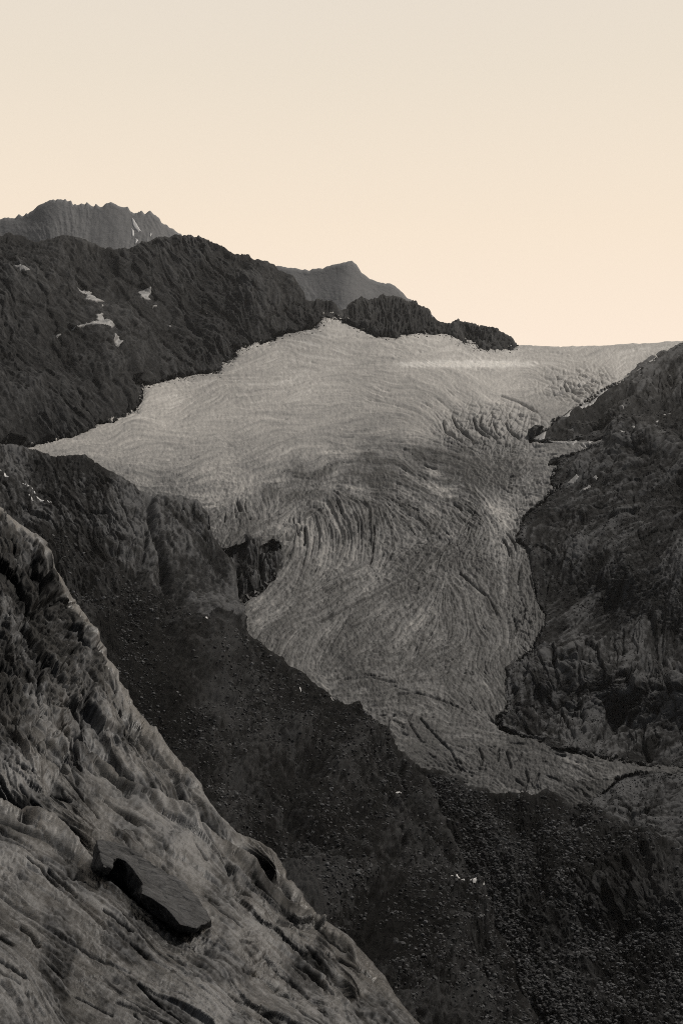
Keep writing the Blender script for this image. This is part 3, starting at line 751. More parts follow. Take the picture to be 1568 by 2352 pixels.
# ================================================================== SLAB IN FRONT
K = 0.45
Df = TPS([(x, y, d * K) for x, y, d in
          [(0, 1165, 140), (132, 1280, 130), (250, 1510, 110), (322, 1630, 95), (460, 1803, 76), (520, 1888, 66), (650, 1978, 58), (784, 2133, 49), (961, 2352, 39),
           (0, 1500, 86), (100, 1700, 63), (0, 1840, 47), (200, 1960, 43), (340, 2060, 38), (480, 2130, 37), (0, 2100, 32), (0, 2352, 24), (400, 2352, 28), (700, 2352, 33),
           (0, 3000, 13), (600, 3000, 17), (-300, 1800, 45), (-300, 2352, 20), (-300, 1100, 130), (1000, 3000, 22), (1060, 2540, 34)]], 1e-4)
p = relief(-310, 990, 1080, 2430, 1.7, 101,
           [(0, 1180, 50), (60, 1230, 45), (120, 1280, 75), (180, 1400, 60), (240, 1490, 64), (60, 1300, 40), (40, 1400, 60), (100, 1450, 55), (150, 1550, 55), (50, 1600, 52), (200, 1650, 62),
            (300, 1700, 62), (380, 1780, 60), (100, 1720, 50), (200, 1760, 42), (300, 1830, 38), (20, 1750, 45), (50, 1850, 28), (150, 1930, 36), (0, 1950, 36), (100, 2050, 38), (50, 2150, 34),
            (200, 2100, 38), (300, 2200, 38), (400, 2250, 40), (100, 2300, 50), (20, 2320, 55), (300, 2330, 34), (500, 2250, 42), (600, 2300, 42), (500, 2100, 38), (420, 1950, 38), (520, 2000, 36),
            (600, 2060, 38), (650, 1990, 52), (700, 2130, 38), (800, 2200, 45), (880, 2280, 52), (700, 2250, 40), (450, 1870, 60), (200, 1850, 40), (130, 1800, 50)],
           (4.2, .8, .4, 4.0), (13, 4.0, 1.1), (800, 300, 36), (560, 160), 0.04, 1.6, .3, .45, .045, .06)
X, Y = p.X, p.Y


def lip(px, py, line, amp, w, decay, fade):
    """the rock behind this line drops back: a rounded fold whose far side is hidden"""
    a = np.array(line, float)
    yl = np.interp(px, a[:, 0], a[:, 1]); sl = np.interp(px, a[:, 0], np.gradient(a[:, 1], a[:, 0]))
    s_ = (yl - py) / np.sqrt(1 + sl * sl)
    on = smooth(a[0, 0], a[0, 0] + fade, px) * smooth(a[-1, 0], a[-1, 0] - fade, px) if a[0, 0] > -250 else smooth(a[-1, 0], a[-1, 0] - fade, px)
    back = amp * smooth(-1, w, s_) * np.exp(-np.maximum(s_, 0) / decay)
    u = np.clip(1 + s_ / 16, 0, 1) * (s_ < 0)
    front = .25 * amp * (1 - np.sqrt(np.maximum(1 - u * u, 0))) * (s_ < 0) + .25 * amp * np.exp(-np.maximum(s_, 0) / decay) * (s_ >= 0)
    dis = amp * (110 * np.exp(-((s_ + 5) / 8) ** 2) - 240 * np.exp(-((s_ - 15) / 12) ** 2))
    return np.stack([on * (back + front), on * dis])


lips = [([(-300, 1740), (0, 1840), (40, 1855), (80, 1872), (110, 1890), (140, 1915), (170, 1940), (205, 1968), (235, 1992)], .100, 9, 110, 110),
        ([(120, 1665), (190, 1722), (230, 1746), (255, 1768), (280, 1800), (310, 1824), (350, 1846), (390, 1872), (430, 1898), (470, 1918), (520, 1946), (560, 1978), (600, 2010), (640, 2040)], .105, 9, 90, 70),
        ([(520, 1950), (572, 1987), (620, 2020), (680, 2068), (730, 2104), (770, 2130), (800, 2150), (850, 2215)], .048, 8, 60, 50),
        ([(540, 2085), (572, 2109), (620, 2138), (665, 2170), (705, 2204), (747, 2240), (784, 2278), (830, 2330)], .052, 10, 70, 50),
        ([(560, 2190), (620, 2227), (660, 2257), (720, 2320), (760, 2370)], .022, 9, 60, 40),
        ([(330, 2030), (420, 2110), (500, 2150), (600, 2235), (700, 2330)], .012, 10, 60, 50),
        ([(-300, 1420), (0, 1540), (50, 1590), (90, 1640), (120, 1690), (160, 1740), (200, 1800)], .035, 10, 80, 60),
        ([(-300, 2010), (0, 2100), (120, 2160), (250, 2240), (380, 2330), (440, 2380)], .012, 12, 70, 60),
        ([(20, 1225), (60, 1243), (95, 1262), (115, 1300), (128, 1350), (140, 1385)], .02, 8, 60, 25)]
s_lines = [(14, 7, [(196, 1440), (208, 1467), (226, 1482), (242, 1503), (260, 1534), (282, 1560)]), (10, 6, [(300, 1640), (340, 1690), (380, 1740), (410, 1790)]),
           (12, 6, [(400, 1790), (424, 1830), (440, 1865), (460, 1880)]), (9, 5, [(430, 1790), (448, 1820), (458, 1850)]),
           (6, 4, [(0, 1232), (40, 1238), (80, 1258), (100, 1280)]), (8, 5, [(0, 1272), (30, 1268), (66, 1250)]), (6, 3.5, [(140, 1700), (160, 1740), (180, 1790)]), (7, 4, [(150, 1570), (165, 1620), (190, 1660), (175, 1700)]),
           (5, 2.5, [(150, 1490), (185, 1475), (205, 1480)]), (5, 2.5, [(110, 1450), (160, 1440), (175, 1455)]),
           (5, 3, [(0, 2050), (100, 2120), (220, 2190), (300, 2230)]), (4, 2.5, [(140, 2030), (220, 2100), (330, 2190)]), (9, 6, [(0, 2260), (40, 2310), (60, 2360)]), (6, 5, [(60, 2290), (100, 2330)]),
           (5, 3, [(330, 2190), (400, 2230), (470, 2300), (560, 2352)]), (4, 2, [(370, 1990), (420, 2050), (470, 2110)]), (4, 2, [(300, 1965), (345, 1990), (372, 2000), (430, 2060), (520, 2190)]),
           (5, 3, [(470, 2010), (540, 2045), (600, 2060), (640, 2080)]), (6, 3, [(440, 1905), (500, 1960), (530, 2000)]), (4, 3, [(0, 1990), (90, 2040), (150, 2075)]),
           (9, 4, [(505, 2155), (560, 2200), (640, 2260)]), (4, 2, [(180, 2245), (230, 2238)]), (7, 4, [(60, 1990), (130, 2030), (200, 2090), (240, 2130)]),
           (6, 4, [(860, 2240), (880, 2270), (900, 2300)]), (5, 3, [(640, 1965), (665, 2030), (700, 2070)]), (8, 4, [(0, 1870), (90, 1915), (180, 1975)]), (5, 3, [(0, 1920), (60, 1945), (110, 1985), (150, 2020)])]
s_pits = [(112, 1376, 34, 11, -18, 26), (86, 1303, 20, 14, 40, 9), (120, 1790, 36, 12, 50, 12), (177, 2004, 20, 14, 10, 16), (590, 1979, 16, 9, 10, 13), (640, 2100, 26, 12, 30, 11), (60, 1878, 16, 7, 30, 12),
          (408, 1848, 30, 42, 60, 10), (60, 1340, 12, 18, 0, 7), (30, 1640, 14, 8, 50, 7), (470, 2178, 34, 9, 38, 16), (265, 1700, 12, 8, 60, 6), (660, 1985, 14, 8, 30, 8), (415, 2155, 70, 9, 36, 10), (290, 2040, 50, 8, 34, 10), (265, 2245, 12, 8, 30, 6)]
blocky = smooth(1330, 1380, Y) * smooth(1680, 1600, Y) * smooth(230, 130, X - .25 * (Y - 1400))
wx, wy = X + 4 * p.fbm(300, 60), Y + 4 * p.fbm(300, 60)
up_w = smooth(1800, 1680, Y + .25 * (X - 200))                        # upper part: steeper joints, more broken
plain = smooth(420, 200, np.hypot((X - 60) / 1.1, (Y - 2200) / .9)) * .6
fa1, _ = facets(wx, wy, 50, 6.5, 37, 301, .17, 3.4, 5)
fa2, _ = facets(wx, wy, 19, 6, 39, 302, .18, 1.3, 3)
fb1, _ = facets(wx, wy, 44, 2.6, 60, 303, .30, 8.0, 9)
fb2, _ = facets(wx, wy, 17, 2.0, 58, 304, .34, 3.6, 5)
fb3, _ = facets(wx, wy, 11, 1.3, 45, 305, .40, 3.2, 4)
rs = np.random.default_rng(314)
joints = []
for _k in range(70):                                                  # long straight joints running down the slab
    cx_, cy_ = rs.uniform(-20, 900), rs.uniform(1720, 2360)
    if cy_ < np.interp(cx_, [q[0] for q in slab_sky], [q[1] for q in slab_sky]) + 20: continue
    th, ln_ = radians(rs.normal(37, 6)), rs.uniform(30, 150)
    n_ = max(4, int(ln_ / 14)); tt = np.linspace(-.5, .5, n_) * ln_
    wob = np.cumsum(rs.normal(0, .9, n_))
    joints.append((rs.uniform(5, 12), rs.uniform(1.6, 2.8), [(cx_ + t_ * math.cos(th) - w_ * math.sin(th), cy_ + t_ * math.sin(th) + w_ * math.cos(th)) for t_, w_ in zip(tt, wob)]))
joint_d = grooves(X, Y, joints)
p.d = p.d - joint_d
p.tone = p.tone - .25 * joint_d
p.d = p.d + (1 - up_w) * (fa1 * (.75 - plain) + fa2 * (.6 - plain) * smooth(-.5, .8, p.fbm(200, 40))) + up_w * (fb1 + fb2 * .8) + blocky * 1.2 * fb3
fine = p.fbm(30, 3.6, 0.6)
pitted = smooth(.3, 1.4, p.fbm(220, 30))
p.d = p.d + (.25 + 1.2 * pitted) * fine * .6
L = Layer(-300, 1060, curve(slab_sky, 0.5, 15, 3.0), lambda x: x * 0 + 3050, 880, 1080)
fold = sum(lip(L.px, L.py, *a) for a in lips)
L.place(Df(L.px, L.py) + fold[0] + L.rounded(26, 1.0) * np.where(L.px > 200, 3.0, 2.2),
        fold[1] + p.at(p.d.astype(np.float32), L.px, L.py) - grooves(L.px, L.py, s_lines) - pits(L.px, L.py, s_pits), .35, 2.0)
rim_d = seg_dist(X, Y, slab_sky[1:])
dark_upper = smooth(1800, 1560, Y + .45 * X) * (.35 + .65 * smooth(5, 22, rim_d))                           # rough, darker upper rock; rim highlight left paler in the colour
sheen_line = [(530, 1966), (572, 1990), (620, 2021), (680, 2069), (730, 2104), (770, 2130), (800, 2150), (850, 2212), (900, 2290), (930, 2340)]  # gloss drawn along the rim highlight to give its sheen
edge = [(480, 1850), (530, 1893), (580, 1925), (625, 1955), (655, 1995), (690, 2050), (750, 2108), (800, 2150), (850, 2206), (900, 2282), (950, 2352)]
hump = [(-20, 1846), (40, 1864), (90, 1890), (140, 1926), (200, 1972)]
polish = (.62 * (1 - dark_upper) * smooth(-1.4, .8, p.fbm(200, 12)) + 1.9 * np.exp(-(seg_dist(X, Y, sheen_line) / 10) ** 2) * smooth(-1.2, .6, p.A + .5 * p.B)
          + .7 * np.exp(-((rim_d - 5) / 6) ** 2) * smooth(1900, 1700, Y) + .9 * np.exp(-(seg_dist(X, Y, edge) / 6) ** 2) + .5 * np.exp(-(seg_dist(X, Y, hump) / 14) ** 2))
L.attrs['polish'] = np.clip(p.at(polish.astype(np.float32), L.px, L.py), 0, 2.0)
L.attrs['tone'] = p.at((p.tone + .15 * fine - 3.0 * dark_upper * smooth(-1.6, .4, p.fbm(180, 20))).astype(np.float32), L.px, L.py)
L.skirt(9, 16)
slabL = L
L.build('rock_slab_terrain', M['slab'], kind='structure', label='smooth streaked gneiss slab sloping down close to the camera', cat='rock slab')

# ================================================================== BOULDER ON THE SLAB
def slab_at(px, py, raise_by=0.0, push=1.0):
    """point seen at (px, py) lying raise_by pixels above the slab"""
    Y = math.exp(float(Df(px, py + raise_by)))
    return world(np.array(px, float), np.array(py, float), np.array(Y * push))


def remeshed(name, V, faces, voxel, smooth_it=4):
    me = bpy.data.meshes.new(name); me.from_pydata([tuple(map(float, v)) for v in V], [], faces); me.update()
    o = bpy.data.objects.new(name, me); C.objects.link(o)
    r = o.modifiers.new('r', 'REMESH'); r.mode = 'VOXEL'; r.voxel_size = voxel
    sm = o.modifiers.new('s', 'SMOOTH'); sm.iterations = smooth_it; sm.factor = 0.5
    ev = o.evaluated_get(bpy.context.evaluated_depsgraph_get())
    m2 = bpy.data.meshes.new_from_object(ev)
    o.modifiers.clear(); o.data = m2; bpy.data.meshes.remove(me)
    return o


from mathutils import noise as mn, Vector


def roughen(o, amp, scale, stretch=(1, 1, 1), seed=0.0, crack=0.0):
    me = o.data
    n = len(me.vertices)
    co = np.zeros(n * 3, np.float32); me.vertices.foreach_get('co', co); co = co.reshape(-1, 3)
    no = np.zeros(n * 3, np.float32); me.vertices.foreach_get('normal', no); no = no.reshape(-1, 3)
    d = np.zeros(n, np.float32)
    for i, c in enumerate(co):
        v = Vector((c[0] * stretch[0] * scale + seed, c[1] * stretch[1] * scale, c[2] * stretch[2] * scale))
        dist, pts = mn.voronoi(v * .8 + mn.noise_vector(v * 1.5) * .15)
        w = pts[0]
        tilt = (v * .8 - w).dot(Vector((mn.cell(w * 7.1) - .5, mn.cell(w * 5.3 + Vector((9, 0, 0))) - .5, mn.cell(w * 3.7 + Vector((0, 9, 0))) - .5)))
        d[i] = .9 * mn.fractal(v * .8, 0.75, 2.1, 7) + 0.25 * tilt - (crack / amp) * math.exp(-((dist[1] - dist[0]) / .045) ** 2)
    co += no * (d * amp)[:, None]
    me.vertices.foreach_set('co', co.ravel())
    a = me.attributes.new('tone', 'FLOAT', 'POINT'); a.data.foreach_set('value', d * 1.2)
    me.polygons.foreach_set('use_smooth', np.ones(len(me.polygons), bool)); me.update()


rim = [(221, 1927), (260, 1932), (288, 1942), (320, 1958), (351, 1982), (398, 2009), (424, 2031), (458, 2067), (477, 2100), (488, 2113), (450, 2133),
       (413, 2123), (398, 2104), (380, 2083), (350, 2064), (325, 2052), (327, 2026), (309, 2000), (290, 1978), (275, 1970), (263, 1972), (258, 1996), (238, 1992)]
rise = [60, 56, 52, 50, 48, 46, 42, 38, 32, 28, 26, 30, 34, 38, 42, 44, 46, 50, 52, 54, 58, 56, 60]
foot = [(206, 1990), (250, 1975), (290, 1985), (330, 2000), (370, 2025), (410, 2050), (440, 2075), (468, 2098), (480, 2118), (484, 2128), (452, 2142),
        (413, 2144), (394, 2130), (374, 2114), (342, 2092), (318, 2074), (302, 2056), (286, 2044), (272, 2036), (260, 2030), (248, 2026), (236, 2018), (216, 2002)]
bk = [1.0] * 11 + [1.010, 1.014, 1.016, 1.018, 1.020, 1.030, 1.036, 1.036, 1.032, 1.026, 1.012, 1.004]
V = [slab_at(x, y, r) for (x, y), r in zip(rim, rise)] + [slab_at(x, y, -2, b) for (x, y), b in zip(foot, bk)]
n = len(rim)
base = np.mean([V[n + i] for i in range(n)], 0)
faces = [list(range(n))] + [[i, n + i, n + (i + 1) % n, (i + 1) % n] for i in range(n)] + [list(range(2 * n - 1, n - 1, -1))]
bo = remeshed('boulder', V, faces, 0.016, 1)
roughen(bo, 0.030, 3.0, (1, 1, 1), 3.0, .016)
bo.data.materials.clear(); bo.data.materials.append(M['boulder'])
props(bo, 'long angular boulder resting on the smooth slab, undercut on its lower side', 'boulder')

# ------------------------------------------------------------------ loose stones
def stone_proto(seed):
    import bmesh
    r = np.random.default_rng(seed)
    bm = bmesh.new(); bmesh.ops.create_icosphere(bm, subdivisions=2, radius=1.0)
    V = np.array([v.co[:] for v in bm.verts]); Fc = np.array([[v.index for v in f.verts] for f in bm.faces]); bm.free()
    V = V / np.linalg.norm(V, axis=1, keepdims=True)
    s = np.ones(len(V))
    for k in range(9):                                                # broken flat faces
        nrm = r.standard_normal(3); nrm /= np.linalg.norm(nrm)
        h = r.uniform(.55, .9)
        d = V @ nrm
        s = np.where(d * s > h, h / np.maximum(d, 1e-3), s)
    V = V * s[:, None] * np.array([1.15, .9, .75]) * (1 + .05 * r.standard_normal((len(V), 1)))
    return V, Fc


protos = [stone_proto(200 + k) for k in range(14)]


def turn(r):
    a, b, c = r.uniform(0, 2 * math.pi), r.uniform(-.5, .5), r.uniform(-.5, .5)
    Rz = np.array([[math.cos(a), -math.sin(a), 0], [math.sin(a), math.cos(a), 0], [0, 0, 1]])
    Rx = np.array([[1, 0, 0], [0, math.cos(b), -math.sin(b)], [0, math.sin(b), math.cos(b)]])
    Ry = np.array([[math.cos(c), 0, math.sin(c)], [0, 1, 0], [-math.sin(c), 0, math.cos(c)]])
    return Rz @ Rx @ Ry


def stones_at(layer, px, py, rad_px, seed):
    """one merged mesh of stones lying on a layer"""
    r = np.random.default_rng(seed)
    P = layer.sample(px, py)
    Vs, Fs, Ts, k = [], [], [], 0
    for i in range(len(px)):
        V, Fc = protos[r.integers(len(protos))]
        u = rad_px[i] * P[i, 1] / F
        Vs.append(V @ turn(r).T * u + P[i] + np.array([0, 0, .25 * u])); Fs.append(Fc + k); k += len(V)
        Ts.append(np.full(len(V), r.normal(0, 1.1)))
    return np.concatenate(Vs), np.concatenate(Fs), np.concatenate(Ts)


r = np.random.default_rng(77)
nb = 60000
px = r.uniform(120, 1300, nb); py = r.uniform(1240, 2400, nb)
fgy = np.interp(px, [q[0] for q in slab_sky], [q[1] for q in slab_sky]); topy = np.interp(px, talusL.xs, talusL.yt)
spl = np.interp(px, [-300, 130, 200, 270, 330, 400, 470, 560], [1230, 1230, 1265, 1295, 1310, 1390, 1440, 1475])
clump = p0 = Patch(100, 1200, 1600, 2420, 6, 5); dens = p0.fbm(420, 40, .8)
ok = (py < fgy - 4) & (py > topy + 8) & (py > spl) & (bil(dens, (px - 100) / 6, (py - 1200) / 6) + r.normal(0, .5, nb) > -.75) & (px < 1230)
size = 1.1 + 2.6 * r.random(nb) ** 4 * 1.6 + 1.5 * smooth(1500, 2300, py) * r.random(nb) ** 2
V, Fc, T = stones_at(talusL, px[ok], py[ok], size[ok], 5)
props(mesh_obj('slope_rubble', V, Fc, M['rubble'], {'tone': T}, flat=True), 'loose grey rubble scattered over the dark slope', 'rubble', None, 'stuff')
px = r.uniform(900, 1600, nb); py = r.uniform(1780, 2400, nb)
ok = (py > np.interp(px, valleyL.xs, valleyL.yt) + 6) & ((py < np.interp(px, talusL.xs, talusL.yt) + 5) | (px > 1290)) & (np.hypot((px - 1430) / 1.3, py - 2040) + 25 * r.standard_normal(nb) > 105)
ok &= (bil(dens, (px - 100) / 6, (py - 1200) / 6) + r.normal(0, .6, nb) > -.5)
size = 1.1 + 2.6 * r.random(nb) ** 4 * 1.6 + 1.8 * smooth(1850, 2350, py) * r.random(nb) ** 2
V, Fc, T = stones_at(valleyL, px[ok], py[ok], size[ok], 6)
props(mesh_obj('valley_rubble', V, Fc, M['rubble'], {'tone': T}, flat=True), 'loose grey rubble filling the valley floor', 'rubble', None, 'stuff')


def big_stone(layer, x, y, rad, label, seed, mat, group=None, name='rock'):
    r = np.random.default_rng(seed)
    P = layer.sample(np.array([x], float), np.array([y], float))[0]
    u = rad * P[1] / F
    V, Fc = protos[r.integers(len(protos))]
    V = V @ turn(r).T * u
    o = mesh_obj(name, V, Fc, mat, {'tone': np.full(len(V), r.normal(.6, .6))}, flat=True)
    o.location = P + np.array([0, 0, .3 * u])
    return props(o, label, 'rock', group)


# scree on the rock wall beside the ice
r = np.random.default_rng(98)
px = r.uniform(1180, 1568, 16000); py = r.uniform(860, 1930, 16000)
dn2 = Patch(1150, 800, 1600, 1980, 6, 9); dn2 = (dn2, dn2.fbm(260, 30, .7))
ok = (ice_sd(px, py) < -8) & (dn2[0].at(dn2[1], px, py) + r.normal(0, .5, 16000) > .1) & (py < np.interp(px, valleyL.xs, valleyL.yt)) & (py > np.interp(px, sideL.xs, sideL.yt) + 6)
V, Fc, T = stones_at(sideL, px[ok], py[ok], (.8 + 1.9 * r.random(16000) ** 4)[ok], 18)
props(mesh_obj('scree_rubble', V, Fc, M['rubble'], {'tone': T - .8}, flat=True), 'thin scree lying on the dark rock slope', 'rubble', None, 'stuff')

# moraine debris along the ice edge
r = np.random.default_rng(99)
px = r.uniform(1110, 1568, 40000); py = r.uniform(1000, 1860, 40000)
e = ice_sd(px, py)
ok = (e < 1) & (e > -4 - 14 * r.random(40000) ** 2) & (py < np.interp(px, valleyL.xs, valleyL.yt) + 2)
V, Fc, T = stones_at(sideL, px[ok], py[ok], (.9 + 1.8 * r.random(40000) ** 3)[ok], 8)
props(mesh_obj('moraine_rubble', V, Fc, M['rubble'], {'tone': T}, flat=True), 'small rubble lining the edge of the ice', 'rubble', None, 'stuff')

px = r.uniform(330, 1190, 60000); py = r.uniform(725, 900, 60000)
e = ice_sd(px, py)
ok = (e > -2) & (e < 1.5 + 17 * r.random(60000) ** 3) & (r.random(60000) < .55)
V, Fc, T = stones_at(iceL, px[ok], py[ok], (.7 + 1.5 * r.random(60000) ** 3)[ok], 9)
props(mesh_obj('ridge_foot_rubble', V, Fc, M['ridge'], {'tone': T}, flat=True), 'fallen dark rubble on the snow at the foot of the ridge', 'rubble', None, 'stuff')

# single rocks that stand out of the rubble
for i, (x, y, rad, lab) in enumerate([
        (1403, 2258, 9, 'pale blocky rock near the foot of the dark knoll'), (1520, 2300, 12, 'large broken rock low in the valley rubble'),
        (1478, 2330, 9, 'angular rock beside the stony gully at the bottom'), (1362, 2210, 8, 'dark rock at the edge of the stony gully'),
        (1225, 2088, 5, 'small pale rock alone on the gully floor'), (1322, 2062, 7, 'rounded rock on the gully floor beside the knoll'),
        (858, 2012, 6, 'pale rock on the rubble slope above the slab'), (918, 2148, 12, 'dark large rock half buried in the rubble slope'),
        (925, 2165, 9, 'flat rock touching the dark half buried rock'), (700, 1840, 6, 'grey rock in the upper rubble slope'),
        (735, 1862, 6, 'lone tilted rock in the middle of the rubble slope'), (712, 1880, 5, 'small grey rock among upper slope rubble'),
        (985, 2265, 7, 'light rock just beyond the lower end of the slab'), (960, 2215, 6, 'blunt rock above the light rock by the slab end'),
        (660, 1815, 5, 'tiny grey rock high on the rubble slope'), (800, 2050, 7, 'grey rock close to the slab edge')]):
    L_ = valleyL if i < 6 else talusL
    big_stone(L_, x, y, rad, lab, 300 + i, M['rubble'])
for i, (x, y, rad, lab) in enumerate([
        (183, 2013, 7, 'small dark stone wedged below the upper end of the boulder'), (196, 2024, 5, 'little stone beside the wedged dark stone'),
        (452, 2172, 6, 'small stone in the crack under the lower end of the boulder'), (466, 2180, 5, 'second small stone in the crack below the boulder'),
        (440, 2166, 4, 'tiny stone at the mouth of the crack below the boulder')]):
    big_stone(slabL, x, y, rad, lab, 400 + i, M['boulder'], name='stone')

# ------------------------------------------------------------------ snow patches, meltwater and rock glints
def snow(layer, poly, label, thick=1.6, rough=1.6, seed=0, group=None, name='snow_patch', cat='snow patch', mat=None, pad=5):
    a = np.array(poly, float)
    x0, y0 = a.min(0) - pad; x1, y1 = a.max(0) + pad
    st = max(.35, min(.8, (y1 - y0 - 2 * pad) / 10))
    gx, gy = np.meshgrid(np.arange(x0, x1, st), np.arange(y0, y1, st))
    r = np.random.default_rng(seed)
    k = r.standard_normal((int((y1 - y0) / 3) + 4, int((x1 - x0) / 4) + 4)).astype(np.float32)
    w = bil(k, (gx - x0) / 4, (gy - y0) / 3)
    sd = seg_dist(gx, gy, poly + poly[:1]) * np.where(inside(gx, gy, poly), 1, -1) + rough * .5 * w
    P = sum(layer.sample(gx + a, gy + b) for a, b in ((0, 0), (-3, 0), (3, 0), (0, -2.5), (0, 2.5), (5, 2), (-5, -2))) / 7   # snow evens out the ground
    N = layer.sample(gx, gy, 'N')
    if layer is sideL:                                               # lies across the edge of rock and ice: on whichever is nearer
        Pi, Ni = iceL.sample(gx, gy), iceL.sample(gx, gy, 'N')
        w_ = (Pi[..., 1] < P[..., 1])[..., None]
        P = np.where(w_, Pi, P); N = np.where(w_, Ni, N)
    N /= np.linalg.norm(N, axis=-1, keepdims=True)
    hgt = np.where(sd > 0, thick * (1 - np.exp(-sd / 1.2)) + .25, -1.0 + .4 * np.maximum(sd, -3))
    Q = P + N * (hgt * P[..., 1] / F)[..., None]
    q = quads_of(*gx.shape)
    keep = (sd > -1.2).ravel()
    q = q[keep[q].all(1)]
    if not len(q): return
    o = mesh_obj(name, Q.reshape(-1, 3), q, mat or M['snow'])
    return props(o, label, cat, group)


R = [([(30, 616), (42, 619), (55, 624), (68, 633), (66, 636), (52, 634), (42, 630), (34, 622)], 'wedge of snow high at the edge of the dark ridge'),
     ([(178, 657), (200, 658), (217, 661), (215, 668), (230, 681), (245, 689), (225, 692), (210, 688), (193, 681), (205, 678), (200, 671), (185, 664)], 'large forked snow patch on the upper dark ridge'),
     ([(325, 660), (347, 659), (351, 668), (345, 676), (350, 687), (335, 686), (323, 681), (325, 671), (318, 667)], 'compact snow patch in the middle of the dark ridge'),
     ([(215, 728), (232, 727), (235, 738), (245, 741), (258, 753), (250, 764), (230, 756), (215, 761), (200, 754), (160, 751), (200, 748), (222, 743)], 'largest snow patch with a long pointed arm on the dark ridge'),
     ([(255, 775), (262, 780), (275, 792), (270, 797), (256, 790)], 'narrow snow patch below the pointed arm snow patch'),
     ([(228, 702), (238, 703), (235, 713), (229, 711)], 'small square snow spot between two bigger patches'),
     ([(131, 762), (148, 761), (138, 766)], 'thin snow sliver beside the pointed arm snow patch'),
     ([(349, 699), (363, 702), (352, 706)], 'snow speck under the compact middle snow patch'),
     ([(390, 738), (401, 740), (397, 744)], 'faint snow speck alone on the ridge face')]
for i, (poly, lab) in enumerate(R):
    snow(ridgeL, poly, lab, thick=2.6, rough=2.8, seed=i, group='snow patches on the dark ridge')
for i, (poly, lab) in enumerate([([(303, 498), (310, 508), (320, 524), (327, 532), (317, 532), (310, 526), (304, 516)], 'snow streak below the pinnacles of the hazy peak'),
                                 ([(302, 525), (308, 530), (308, 543), (303, 543)], 'thin snow strip under the pinnacle snow streak'),
                                 ([(311, 546), (318, 552), (311, 562)], 'lowest snow bit of the streak on the hazy peak'),
                                 ([(345, 533), (350, 538), (345, 544)], 'snow dot apart on the hazy peak')]):
    snow(peakL, poly, lab, seed=20 + i, rough=.8, mat=M['snow_and_glint'], group='snow on the hazy peak')
Hs = [([(1461, 858), (1484, 842), (1506, 826), (1510, 828), (1486, 848)], 'topmost snow strip along the ice and rock edge'),
      ([(1364, 903), (1384, 889), (1406, 882), (1393, 893), (1371, 905)], 'upper thin snow strip along the rock edge'),
      ([(1328, 933), (1339, 917), (1371, 904), (1364, 914), (1339, 929)], 'slanted snow strip joined to the thin strip above it'),
      ([(1290, 962), (1304, 947), (1315, 938), (1304, 960)], 'short snow strip above the dark hole in the ice'),
      ([(1219, 1013), (1236, 1000), (1254, 987), (1250, 1007), (1234, 1013)], 'snow tongue beside the dark hole at the ice edge'),
      ([(1250, 1013), (1284, 1012), (1321, 1007), (1325, 1014), (1314, 1022), (1279, 1019)], 'long level snow patch under the dark rock ledge'),
      ([(1331, 1019), (1361, 1010), (1356, 1021), (1339, 1025)], 'small snow patch at the end of the level snow patch'),
      ([(1374, 1019), (1386, 1007), (1381, 1023)], 'snow flake shaped spot right of the level snow patch'),
      ([(1299, 1112), (1324, 1093), (1330, 1099), (1314, 1112)], 'dull snow patch on the slope near the ice edge'),
      ([(1326, 1129), (1349, 1110), (1355, 1112), (1339, 1124)], 'bright thin snow streak on the slope below'),
      ([(1360, 1097), (1368, 1091), (1371, 1095), (1366, 1099)], 'bright snow spot above the thin bright streak'),
      ([(1426, 938), (1434, 936), (1432, 942)], 'tiny snow fleck on the dark ledge'), ([(1450, 987), (1460, 984), (1456, 990)], 'tiny snow fleck under the ledge'),
      ([(1517, 938), (1525, 936), (1522, 941)], 'tiny snow fleck high on the rock slope'), ([(1529, 933), (1540, 933), (1536, 937)], 'snow fleck nearest the picture edge'),
      ([(1500, 955), (1508, 954), (1505, 959)], 'tiny snow fleck in the middle of the rock slope'), ([(1430, 1000), (1438, 999), (1434, 1004)], 'tiny snow fleck lowest under the ledge')]
for i, (poly, lab) in enumerate(Hs):
    snow(sideL, poly, lab, seed=40 + i, rough=1.2, group='snow strips along the rock slope')


def ribbon(pts, w):
    a = np.array(pts, float)
    d = np.gradient(a, axis=0); d /= np.linalg.norm(d, axis=1, keepdims=True)
    n = np.stack([-d[:, 1], d[:, 0]], 1)
    k = np.sin(np.linspace(.15, math.pi - .15, len(a)))[:, None] * w
    return [tuple(v) for v in a + n * k] + [tuple(v) for v in (a - n * k)[::-1]]


